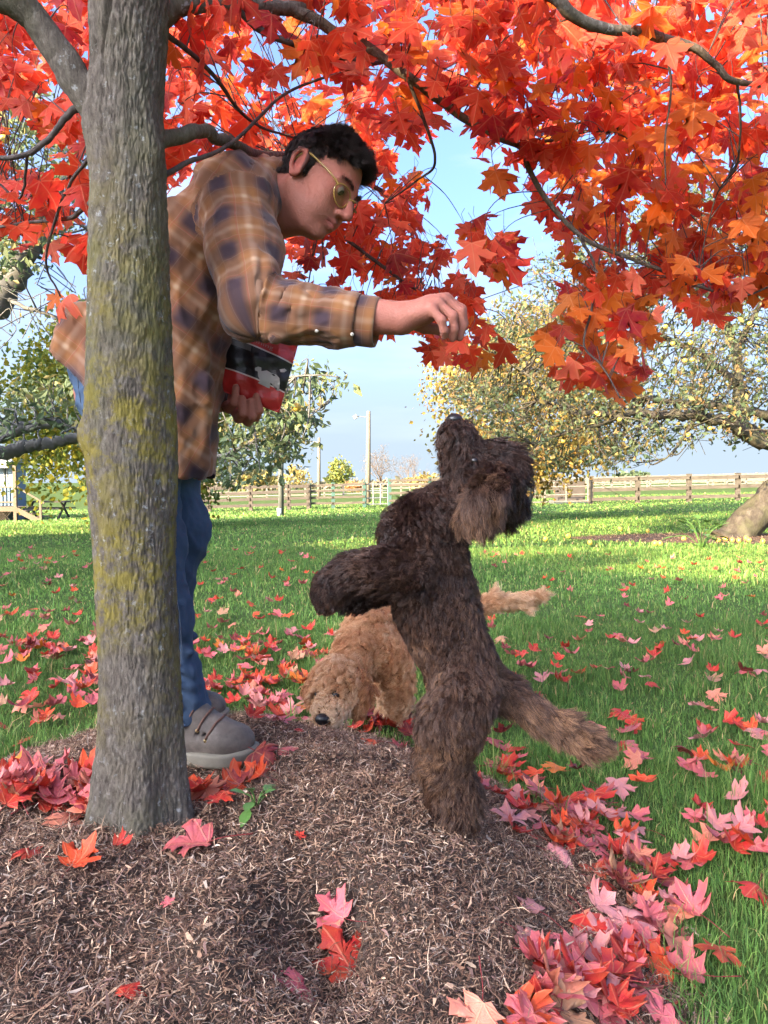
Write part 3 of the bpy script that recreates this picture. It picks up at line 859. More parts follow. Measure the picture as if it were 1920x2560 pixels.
for i, (pos, S, R, col, Y, k) in enumerate(leaves):
    if i in big: put_leaf(HANG_ME[k], pos, S, R, col, maple, 'leaf', mx)
    else: mass_add(HANG1[k], pos, S, R, col)
    # stalk to a nearby twig
    j = int(((allbr - pos) ** 2).sum(1).argmin()); tgt = allbr[j]
    dv = tgt - pos; L = np.linalg.norm(dv)
    back = -R[:, 1] * .035 + np.array([0, 0, .012])
    if i % 3 == 0 and L < .5:
        mid = pos + back + dv * .35 + np.array([0, 0, .05 * L])
        tw.tube(spline([pos, pos + back, mid, tgt], 4), [.0007] * 5 + [.0011] * 4 + [.0016] * 4, 4, False)
    else:
        tw.tube([pos, pos + back * .6, pos + back + crng.normal(0, .01, 3)], .0007, 3, False)
tw.build('twigs', M_TWIG, maple, True)['kind'] = 'stuff'
# the crown goes on above and beside the frame
for _ in range(800):
    d = crng.normal(size=3); d /= np.linalg.norm(d); r = crng.uniform(.45, 1) ** .6
    pos = np.array([.1, 1.9, 3.15]) + d * r * np.array([2.6, 2.3, 1.5])
    if pos[2] < 1.7 + .3 * abs(pos[0]): continue
    px, py = proj(pos) if pos[1] > .15 else (0, -999)
    if pos[1] > .15 and -80 < px < 2000 and py > -60: continue
    S = crng.uniform(.05, .075)
    tip = np.array([crng.normal(0, .45), crng.normal(0, .45), -.8 + crng.normal(0, .3)])
    mass_add(HANG1[crng.integers(8)], pos, S, frame(tip, crng.normal(size=3) + [0, 0, .8]), leaf_tint(900, 100))
crown = mesh_obj('crown', np.concatenate(mass_v), np.concatenate(mass_f), M_LEAF_TINT, maple, True, {'tint': np.concatenate(mass_t)}, np.concatenate(mass_uv))
crown['kind'] = 'stuff'

# ================================================================== FALLEN LEAVES
frng = np.random.default_rng(101)
FPAL = {'pink': (.56, .115, .135), 'pale pink': (.62, .24, .23), 'red': (.50, .022, .022), 'scarlet': (.66, .065, .022), 'crimson': (.15, .012, .028), 'salmon': (.66, .22, .14), 'orange': (.72, .19, .02), 'tan': (.38, .21, .12)}
fallen_mass = [[], [], [], []]; fm_n = 0
FALL2 = [leaf_shape(lr, lr.uniform(.2, .9), lr.uniform(-.1, .3), .08, 1) for _ in range(8)]
n_single = 0
def settle(p, S, tilt, lift):
    a = frng.random() * 6.28
    e_ = .05   # the leaf lies with the slope it rests on
    gg = ground(p[0] + np.array([e_, -e_, 0, 0]), p[1] + np.array([0, 0, e_, -e_])); sx_ = (gg[0] - gg[1]) / (2 * e_); sy_ = (gg[2] - gg[3]) / (2 * e_)
    up = np.array([frng.normal(0, tilt) - sx_, frng.normal(0, tilt) - .10 - sy_, 1.0]); up /= np.linalg.norm(up)
    R = frame(np.array([math.cos(a), math.sin(a), 0.0]) - up * (math.cos(a) * up[0] + math.sin(a) * up[1]), up)
    return R
def drop(px, py, size, colour, label, group, tilt=.30, lift=.0, single=True, ang=None, stalk=True, k=None):
    """one leaf lying where the sight line through a photo pixel meets the ground"""
    global fm_n, n_single
    size = size * .64
    p = G(px, py); g = bed_r(p[0], p[1])
    base = .012 + lift + (.022 if g > 1.02 else .006)
    R = settle(p, size, tilt, lift)
    if ang is not None:
        up = R[:, 2]; t = np.array([math.cos(ang), math.sin(ang), 0]); R = frame(t - up * (t @ up), up)
    z = p[2]
    pos = np.array([p[0], p[1], z + base]) - R[:, 1] * size * .35 * np.array([1, 1, .6])
    col = np.array(FPAL[colour]) * math.exp(frng.normal(0, .13))
    if not single:
        v, f, uv = FALL2[frng.integers(8)]
        fallen_mass[0].append((v * size) @ R.T + pos); fallen_mass[1].append(f + fm_n); fallen_mass[2].append(uv); fallen_mass[3].append(np.tile(col, (len(v), 1))); fm_n += len(v)
        return
    kk = int(frng.integers(len(FALL_ME))) if k is None else k
    o = put_leaf(FALL_ME[kk], pos, size, R, col, None, 'fallen_leaf')
    if group:
        sz = 'small' if size < .058 else 'large' if size > .070 else 'middling'
        label = '%s %s %s' % (sz, FSHAPE[kk], label)
    tag(o, label, 'leaf', group); n_single += 1
    if stalk:
        s = bpy.data.objects.new('stalk', STALK_ME[frng.integers(4)]); link(s, o)
def stalk_mesh():
    a = frng.normal(0, .25, 2)
    v, f = tube(spline([(0, .02, .01), (a[0] * .3, -.35, .05), (a[0], -.7 - .2 * frng.random(), a[1] * .4)], 4), [.016, .014, .013, .012, .012, .012, .013, .016, .02], 5)
    o = mesh_obj('stalk', v, f, M_STALK); me = o.data; bpy.data.objects.remove(o); return me
FSHAPE = ['curled' if abs(c) > .4 else 'folded' if abs(fo) > .2 else 'flat' for c, fo in FALL_CF]
STALK_ME = [stalk_mesh() for _ in range(4)]

# leaves that stand alone on the mulch
solo = [(478, 2140, .150, 'pink', 'large pink maple leaf flat on the mulch in front of the trunk', 3.3), (205, 2180, .105, 'scarlet', 'red and pink maple leaf lying on bare mulch at the left', 1.2), (305, 2143, .06, 'red', 'small red leaf beside the larger leaf on bare left mulch', .4), (70, 2160, .075, 'red', 'red leaf with its stalk at the left edge of the mulch', 2.6),
        (835, 2315, .100, 'pink', 'upper pink leaf of the group in the foreground hollow', 2.4), (828, 2370, .060, 'salmon', 'small salmon leaf scrap between two leaves in the foreground hollow', 1.0), (855, 2425, .150, 'red', 'large red leaf with clear veins in the foreground hollow', 2.2), (745, 2500, .130, 'pink', 'curled pink leaf at the bottom edge of the photo below the hollow', 1.9),
        (325, 2510, .060, 'red', 'little torn red leaf in the near mulch at the bottom left', 1.3), (715, 1892, .085, 'pink', 'pink leaf lying on the mulch beyond the boot toe', .3), (927, 1868, .085, 'scarlet', 'scarlet leaf on the mound between boot and brown dog', 3.0), (745, 1845, .05, 'red', 'small red leaf lying on the mulch crest near the tan dog', 2.0),
        (750, 2118, .030, 'red', 'tiny red leaf fragment on open mulch', 1.0), (420, 2290, .028, 'pink', 'tiny pink leaf fragment on the near mulch', 2.0), (1800, 2425, .115, 'scarlet', 'bright scarlet leaf alone on the grass at the lower right', 4.4), (1885, 2260, .13, 'red', 'red leaf standing on the grass at the right edge', 3.9),
        (1640, 2445, .13, 'scarlet', 'broad scarlet leaf at the grass edge in the lower right', 2.7), (1470, 2420, .14, 'pale pink', 'long pale pink curled leaf on the lower right mulch', 2.4), (1320, 2290, .12, 'pale pink', 'pale curled leaf at the upper end of the lower drift', 2.6), (1530, 2140, .12, 'pink', 'pink leaf lying open on mulch inside the right drift', 4.6),
        (600, 1722, .095, 'salmon', 'salmon leaf standing on edge on the lawn behind the man', 1.4), (1320, 2060, .075, 'pale pink', 'pale curled leaf on the mulch right of the brown dog', 5.0), (170, 2075, .13, 'salmon', 'salmon orange leaf in front of the leaves left of the trunk', 1.6), (410, 2050, .14, 'salmon', 'salmon leaf lying against the front foot of the trunk', 4.2), (520, 2010, .12, 'scarlet', 'scarlet leaf beside the right foot of the trunk', .5),
        (1850, 1930, .12, 'orange', 'orange leaf on the grass at the right edge', 2.0)]
for px, py, s, c, lab, a in solo: drop(px, py, s * .92, c, lab, None, .16, .004, True, a)

ZONES = []
def zone(name, n, sampler, smin, smax, cols, tilt, lift, label, group, single=1.0, stalk=False):
    for _ in range(n):
        px, py = sampler()
        c = frng.choice(list(cols), p=np.array(list(cols.values())) / sum(cols.values()))
        drop(px, py, frng.uniform(smin, smax), c, label.replace('#', c), group, tilt, abs(frng.normal(0, lift)), frng.random() < single, None, stalk)
def along(pts, w):
    pts = np.array(pts, float) * K
    L = np.r_[0, np.cumsum(np.linalg.norm(np.diff(pts, axis=0), axis=1))]
    def f():
        t = frng.random() * L[-1]; p = np.array([np.interp(t, L, pts[:, 0]), np.interp(t, L, pts[:, 1])]); ww = np.interp(t, L, w) * K
        return p[0] + frng.normal(0, ww * .5), p[1] + frng.normal(0, ww * .42)
    return f
def rect(x0, y0, x1, y1, bias=0.0):
    def f():
        u = frng.random(); return frng.uniform(x0, x1) * K, (y0 + (y1 - y0) * (u ** (1 + bias))) * K
    return f
mixc = {'pink': 4, 'pale pink': 2, 'red': 3, 'scarlet': 1.8, 'crimson': .9, 'salmon': 1, 'orange': .3, 'tan': .35}
zone('right drift', 52, along([(1060, 1650), (1150, 1710), (1250, 1790), (1330, 1850), (1400, 1930)], [70, 100, 120, 110, 90]), .080, .125, mixc, .20, .009, '# maple leaf in the drift along the right rim of the mulch', 'leaves drifted along the right mulch rim', 1, True)
zone('lower drift', 36, along([(1400, 1990), (1400, 2060), (1330, 2130), (1230, 2180), (1150, 2200)], [90, 130, 165, 160, 130]), .085, .13, mixc, .20, .008, '# maple leaf in the heap at the lower right mulch rim', 'leaves heaped at the lower right mulch rim', 1, True)
zone('trunk left', 28, along([(0, 1710), (90, 1700), (200, 1740), (260, 1785)], [60, 60, 45, 30]), .085, .13, mixc, .2, .009, '# maple leaf piled against the left foot of the maple trunk', 'leaves piled left of the trunk foot', 1, True)
zone('trunk right', 13, along([(400, 1760), (470, 1740), (540, 1700), (560, 1650)], [30, 35, 30, 25]), .08, .12, mixc, .22, .014, '# maple leaf beside the right foot of the maple trunk', 'leaves right of the trunk foot', 1, True)
zone('tan dog', 18, along([(760, 1560), (830, 1560), (880, 1590), (900, 1620)], [30, 40, 40, 30]), .08, .12, {'crimson': 4, 'red': 3, 'pink': 2, 'scarlet': 1}, .4, .016, '# maple leaf in the pile beside the tan dog', 'leaves piled beside the tan dog')
zone('rim behind boots', 14, along([(520, 1540), (600, 1560), (660, 1545), (700, 1530)], [24, 24, 20, 24]), .08, .115, mixc, .22, .012, '# maple leaf along the back rim of the mulch behind the boots', 'leaves along the back mulch rim')
zone('lawn left', 26, rect(0, 1270, 215, 1580, -.2), .085, .12, mixc, .3, .008, '# maple leaf on the lawn left of the trunk', 'leaves on the lawn left of the trunk')
zone('lawn mid', 38, rect(420, 1290, 720, 1530, -.2), .085, .125, mixc, .3, .008, '# maple leaf on the lawn between the man and the tan dog', 'leaves on the lawn behind the man')
zone('lawn right', 24, rect(1060, 1330, 1680, 1640, -.1), .085, .12, {**mixc, 'tan': .8}, .3, .008, '# maple leaf on the open lawn behind the brown dog', 'leaves on the lawn behind the brown dog')
zone('lawn near right', 18, rect(1300, 1560, 1690, 1760, 0), .085, .125, mixc, .3, .01, '# maple leaf on the near lawn at the right', 'leaves on the near right lawn')
# the rest: too many and too small to count
sc_ = {**mixc, 'tan': .5}
zone('m1', 190, rect(-60, 1190, 720, 1420, .3), .085, .12, sc_, .3, .006, '', '', 0)
zone('m2', 170, rect(0, 1400, 720, 1570, 0), .085, .12, sc_, .35, .01, '', '', 0)
zone('m3', 130, rect(1040, 1200, 1740, 1500, .2), .08, .115, sc_, .3, .006, '', '', 0)
zone('m4', 60, along([(1060, 1650), (1250, 1790), (1420, 1960), (1330, 2130), (1150, 2200)], [80, 110, 90, 120, 110]), .08, .12, mixc, .22, .008, '', '', 0)
zone('m5', 40, along([(0, 1720), (120, 1710), (260, 1785)], [50, 50, 25]), .08, .12, mixc, .25, .008, '', '', 0)
zone('m6', 40, rect(1480, 1560, 1740, 1900, 0), .08, .12, sc_, .35, .01, '', '', 0)
zone('m7', 24, along([(760, 1560), (830, 1570), (890, 1610)], [30, 34, 30]), .08, .11, {'crimson': 3, 'red': 2, 'pink': 1}, .4, .01, '', '', 0)
fl = mesh_obj('fallen_leaves', np.concatenate(fallen_mass[0]), np.concatenate(fallen_mass[1]), M_LEAF_FTINT, None, True, {'tint': np.concatenate(fallen_mass[3])}, np.concatenate(fallen_mass[2]))
tag(fl, 'scattered pink and red maple leaves over the lawn and under the drifts', 'leaves', kind='stuff')

# ================================================================== THE DOGS
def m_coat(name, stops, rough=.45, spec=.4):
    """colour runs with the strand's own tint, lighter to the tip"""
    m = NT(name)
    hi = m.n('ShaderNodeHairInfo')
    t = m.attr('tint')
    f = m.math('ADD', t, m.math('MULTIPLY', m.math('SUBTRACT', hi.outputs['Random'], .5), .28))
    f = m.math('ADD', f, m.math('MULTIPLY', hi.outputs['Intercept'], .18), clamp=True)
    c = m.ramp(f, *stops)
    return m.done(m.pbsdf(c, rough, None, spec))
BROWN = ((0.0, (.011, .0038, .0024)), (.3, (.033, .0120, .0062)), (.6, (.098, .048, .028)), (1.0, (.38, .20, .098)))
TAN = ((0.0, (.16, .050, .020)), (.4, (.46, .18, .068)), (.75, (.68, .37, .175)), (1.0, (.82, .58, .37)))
M_BROWN = m_coat('brown_coat', BROWN); M_TAN = m_coat('tan_coat', TAN)
M_BSKIN = simple('brown_dog_skin', (.030, .014, .009), .9); M_TSKIN = simple('tan_dog_skin', (.22, .095, .042), .9)
M_NOSE = simple('dog_nose', (.012, .010, .010), .35, .2, 40, .5)
M_EYE = simple('dog_eye', (.012, .007, .005), .3, .1, 30, .6)

def dog(thing, chains, h, skin, coat, n, seed, k=.03, fur=None, curl=0., turns=1.5, clump_n=1500, clump=.65, rad=.0007, stand=.45, extra=None, droop=.25, m=7, bald=None, blend=.012):
    """chains: (points, radii, flow direction or None for along the chain, strand length, tint)"""
    rng = np.random.default_rng(seed)
    allp = np.concatenate([np.array(c[0]) for c in chains]); mr = max(max(c[1]) for c in chains)
    Fd = Field(allp.min(0) - mr - .05, allp.max(0) + mr + .05, h)
    sp, sf, sl, st, sr = [], [], [], [], []
    for pts, rads, flow, L, tint in chains:
        pts = np.array(pts); Fd.chain(pts, rads, k)
        tints = tint if not np.isscalar(tint) else [tint] * len(pts)
        for i in range(len(pts) - 1):
            for t in np.linspace(0, 1, 4):
                sp.append(pts[i] * (1 - t) + pts[i + 1] * t); sr.append(rads[i] * (1 - t) + rads[i + 1] * t)
                d = pts[i + 1] - pts[i] if flow is None else np.array(flow, float)
                sf.append(d / np.linalg.norm(d)); sl.append(L); st.append(tints[i] * (1 - t) + tints[i + 1] * t)
    if extra: extra(Fd)
    V, Fq = Fd.mesh(); V = relax(V, Fq, 2)
    mesh_obj('body', V, Fq, skin, thing)
    N = vnormals(V, Fq)
    root, fk = sample_surface(V, Fq, n, rng)
    nr = N[Fq[fk, 0]]
    # each strand blends the lie, length and shade of the body parts around it
    Q = np.concatenate([np.array(sf), np.array(sl)[:, None], np.array(st)[:, None]], 1); spa = np.array(sp); sra = np.array(sr); A_ = np.empty((n, 5))
    for i in range(0, n, 4000):
        d_ = np.sqrt(np.maximum(((root[i:i + 4000, None] - spa[None]) ** 2).sum(2), 0)) - sra[None]
        w_ = np.exp(-(d_ - d_.min(1)[:, None]) / blend); A_[i:i + 4000] = (w_ @ Q) / w_.sum(1)[:, None]
    flow = A_[:, :3]; L = A_[:, 3] * np.exp(rng.normal(0, .22, n)); T = A_[:, 4]
    flow = flow - nr * (flow * nr).sum(1)[:, None] * .8
    # waves and cowlicks in the lie of the coat
    sw = np.stack([fbm(root * 16 + q * 31.7, 2) for q in range(3)], 1)
    flow = flow + .85 * sw
    pts = grow(root, nr, flow, L, rng, m, stand, droop, clump_n, clump, curl, turns)
    T = T + .18 * fbm(root * 22, 2) + .22 * fbm(root * 70, 2) + .05 * rng.normal(size=n)
    ok = np.ones(n, bool)
    for c_, r_ in (bald or ()): ok &= np.linalg.norm(root - c_, axis=1) > r_
    pts, T = pts[ok], T[ok]
    taper = np.linspace(1, 0, m) ** .7 * .85 + .15
    return strands('coat', pts, taper * rad, coat, thing, T), V, Fq

# ---- the brown dog up on its hind legs
def B(x, y, Y): return P(740 + x * .5063, 1000 + y * .5063, Y)
bs = .000421
def br(*r): return [q * bs * 1.06 for q in r]
c0 = B(760, 2140, 1.60)
brown_dog = empty('brown_dog', (c0[0], 1.60, float(ground(c0[0], 1.60))), 'dark brown shaggy dog standing on its hind legs, nose up to the hand', 'dog')
YB = 1.61
brown_chains = [
    ([B(585, 660, YB), B(640, 780, YB), B(680, 980, YB), B(735, 1150, YB), B(810, 1300, YB), B(835, 1430, YB)], br(150, 170, 178, 165, 152, 150), (.15, 0, -1), .0135, [.14, .18, .28, .36, .38, .36]),
    ([B(600, 680, YB), B(700, 590, YB), B(820, 500, YB)], br(150, 135, 115), (.1, 0, -1), .016, [.14, .12, .1]),
    ([B(870, 450, YB), B(945, 380, YB), B(1000, 330, YB)], br(120, 125, 108), (.75, 0, -.5), .022, .12),
    ([B(980, 360, YB), B(1010, 470, YB + .01)], br(90, 72), (.35, 0, -1), .026, .10),
    ([B(890, 400, YB), B(835, 300, YB - .005), B(800, 190, YB - .01), B(788, 140, YB - .01)], br(105, 78, 64, 48), (-.25, 0, -.95), .017, [.10, .14, .22, .22]),
    ([B(985, 390, YB - .07), B(940, 490, YB - .105), B(890, 565, YB - .105), B(865, 590, YB - .085)], br(52, 62, 55, 32), (-.05, -.05, -1), .026, [.18, .34, .48, .5]),
    ([B(1015, 380, YB + .05), B(1050, 500, YB + .07), B(1040, 590, YB + .07)], br(58, 55, 35), (.1, 0, -1), .024, [.1, .15, .2]),
    ([B(560, 850, YB - .06), B(420, 845, YB - .085), B(270, 850, YB - .09), B(175, 905, YB - .09), B(138, 955, YB - .09)], br(125, 90, 66, 50, 40), None, .014, [.18, .18, .2, .22, .2]),
    ([B(165, 925, YB - .105), B(150, 985, YB - .112)], br(40, 27), None, .008, .16), ([B(175, 935, YB - .09), B(140, 998, YB - .09)], br(40, 28), None, .008, .16), ([B(185, 940, YB - .07), B(160, 1005, YB - .065)], br(40, 27), None, .008, .12),
    ([B(580, 890, YB + .06), B(430, 920, YB + .07), B(320, 970, YB + .06), B(255, 995, YB + .05)], br(80, 60, 48, 40), None, .014, .05),
    ([B(830, 1440, YB - .06), B(760, 1600, YB - .08), B(722, 1780, YB - .07), B(782, 1950, YB - .05), B(765, 2060, YB - .05), B(660, 2098, YB - .065)], br(140, 132, 96, 98, 88, 50), (0, 0, -1), .017, [.36, .36, .38, .38, .3, .26]),
    ([B(820, 1460, YB + .06), B(730, 1620, YB + .10), B(670, 1760, YB + .14), B(640, 1860, YB + .17)], br(125, 100, 66, 55), (0, 0, -1), .016, .40),
    ([B(960, 1410, YB), B(1060, 1460, YB), B(1180, 1540, YB - .01), B(1320, 1625, YB - .02), B(1440, 1690, YB - .03), B(1510, 1712, YB - .03)], br(80, 58, 54, 52, 46, 32), None, .025, [.36, .44, .58, .62, .6, .5]),
]
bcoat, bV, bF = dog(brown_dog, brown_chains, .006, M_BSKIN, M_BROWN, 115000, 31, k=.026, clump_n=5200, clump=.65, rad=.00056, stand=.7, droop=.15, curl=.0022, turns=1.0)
mb = MB()
def blob(name, c, r, mat, parent, R=None, h=.0015, k=.001):
    Fd = Field(np.array(c) - max(r) * 1.6, np.array(c) + max(r) * 1.6, max(max(r) / 9, .0008)); Fd.ell(c, r, R, k)
    V, Fq = Fd.mesh(); return mesh_obj(name, V, Fq, mat, parent)
blob('nose', B(782, 96, YB - .012), (.017, .017, .013), M_NOSE, brown_dog)
blob('eye', B(880, 300, YB - .055), (.008, .008, .008), M_EYE, brown_dog)

# ---- the tan dog sniffing the ground behind
def T8(x, y, Y): return P(740 + x * .217, 1400 + y * .217, Y)
ts = .000288
def tr(*r): return [q * ts for q in r]
g0 = T8(1180, 1760, 2.66)
tan_dog = empty('tan_dog', (g0[0], 2.66, float(ground(g0[0], 2.66))), 'curly tan dog sniffing the mulch with its head down', 'dog')
tan_chains = [
    ([T8(840, 830, 2.66), T8(1050, 800, 2.80), T8(1350, 790, 2.97), T8(1700, 780, 3.15)], tr(290, 300, 300, 290), (.55, .3, -.75), .020, [.52, .48, .45, .45]),
    ([T8(600, 1240, 2.53), T8(720, 1040, 2.60), T8(850, 880, 2.67)], tr(225, 250, 270), (-.2, 0, -1), .020, [.5, .52, .5]),
    ([T8(980, 1060, 2.62), T8(1000, 1150, 2.63)], tr(250, 190), (.1, 0, -1), .020, .42),
    ([T8(490, 1390, 2.46), T8(450, 1500, 2.44)], tr(250, 215), (-.3, -.3, -.9), .022, [.62, .64]),
    ([T8(430, 1560, 2.43), T8(390, 1720, 2.39), T8(365, 1800, 2.375)], tr(165, 145, 118), (-.1, -.2, -1), .016, [.8, .95, 1.0]),
    ([T8(650, 1330, 2.47), T8(730, 1500, 2.46), T8(715, 1680, 2.45)], tr(95, 105, 70), (.1, 0, -1), .030, [.42, .28, .2]),
    ([T8(270, 1360, 2.47), T8(215, 1480, 2.47), T8(215, 1570, 2.47)], tr(75, 75, 50), (-.15, 0, -1), .026, .35),
    ([T8(1120, 1100, 2.62), T8(1170, 1350, 2.63), T8(1195, 1600, 2.65), T8(1180, 1720, 2.65)], tr(205, 150, 118, 98), (0, 0, -1), .019, [.45, .5, .62, .62]),
    ([T8(980, 1150, 2.80), T8(1020, 1400, 2.80), T8(1050, 1650, 2.80)], tr(130, 95, 80), (0, 0, -1), .03, .75),
    ([T8(1700, 900, 3.08), T8(1760, 1150, 3.10), T8(1720, 1400, 3.16), T8(1740, 1560, 3.16)], tr(200, 150, 90, 80), (0, 0, -1), .03, .5),
    ([T8(1650, 900, 3.27), T8(1700, 1150, 3.30), T8(1650, 1400, 3.34), T8(1670, 1500, 3.34)], tr(180, 140, 90, 80), (0, 0, -1), .03, .5),
    ([P(1115, 1560, 3.2), P(1170, 1525, 3.22), P(1240, 1508, 3.24), P(1310, 1500, 3.25), P(1352, 1490, 3.26)], [.032, .026, .022, .020, .012], None, .042, [.5, .62, .72, .72, .72]),
]
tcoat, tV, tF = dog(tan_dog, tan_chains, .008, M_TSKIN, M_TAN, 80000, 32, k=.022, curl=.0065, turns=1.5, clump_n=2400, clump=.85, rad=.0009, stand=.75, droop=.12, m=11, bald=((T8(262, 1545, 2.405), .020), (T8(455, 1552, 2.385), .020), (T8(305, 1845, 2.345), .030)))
blob('nose', T8(305, 1835, 2.338), (.023, .018, .018), M_NOSE, tan_dog)
blob('eye', T8(262, 1545, 2.405), (.014, .012, .012), M_EYE, tan_dog)
blob('eye', T8(455, 1552, 2.380), (.014, .012, .012), M_EYE, tan_dog)

# ================================================================== THE MAN
HS = .985; HPOS = np.array([-.1515, 1.85, 1.640])
def _rot(yaw, pitch, roll):
    cz, sz, cy, sy, cx_, sx = math.cos(yaw), math.sin(yaw), math.cos(pitch), math.sin(pitch), math.cos(roll), math.sin(roll)
    return np.array([[cz, -sz, 0], [sz, cz, 0], [0, 0, 1]]) @ np.array([[cy, 0, sy], [0, 1, 0], [-sy, 0, cy]]) @ np.array([[1, 0, 0], [0, cx_, -sx], [0, sx, cx_]])
HR = _rot(math.radians(-24), math.radians(32.6), math.radians(-12.9))
def H(x, y, z): return HPOS + HS * (HR @ np.array([x, y, z], float))
def Hl(v): return ((v - HPOS) @ HR) / HS
def m_skin():
    m = NT('skin'); p = m.obj()
    n = m.noise(14, 5, .6, p); f = m.noise(260, 3, .6, p)
    c = m.mix(n, (.33, .120, .083), (.44, .180, .125))
    c = m.mix(m.attr('flush'), c, (.44, .11, .085))
    c = m.mix(m.attr('stubble'), c, (.17, .095, .075))
    c = m.mix(m.attr('scalp'), c, (.035, .022, .018))
    c = m.mix(m.attr('lip'), c, (.30, .080, .070))
    c = m.mix(m.math('MULTIPLY', m.noise(70, 4, .6, p), .5), c, (.28, .085, .060))
    s = m.pbsdf(c, .60, m.bump(m.math('ADD', f, n), .5, .003), .25)
    s.inputs['Subsurface Weight'].default_value = .12
    s.inputs['Subsurface Radius'].default_value = (.012, .005, .003)
    s.inputs['Subsurface Scale'].default_value = .6
    return m.done(s)
M_SKIN = m_skin()
man_g = P(470, 1890, 1.93)
man = empty('person', (man_g[0], 1.93, float(ground(man_g[0], 1.93))), 'man in plaid shirt and jeans bending past the trunk towards the brown dog', 'person')

SRr, ELr, CUFr, WRr = P(590, 490, 1.755), P(632, 770, 1.625), P(940, 806, 1.585), P(1002, 796, 1.575)
SLl, ELl, WLl = P(640, 475, 2.10), P(505, 800, 2.13), P(548, 985, 2.0)
PEL, WST, CHS, UPR = P(300, 985, 1.93), P(372, 850, 1.93), P(500, 650, 1.93), P(600, 520, 1.92)
NCK = P(668, 492, 1.90)

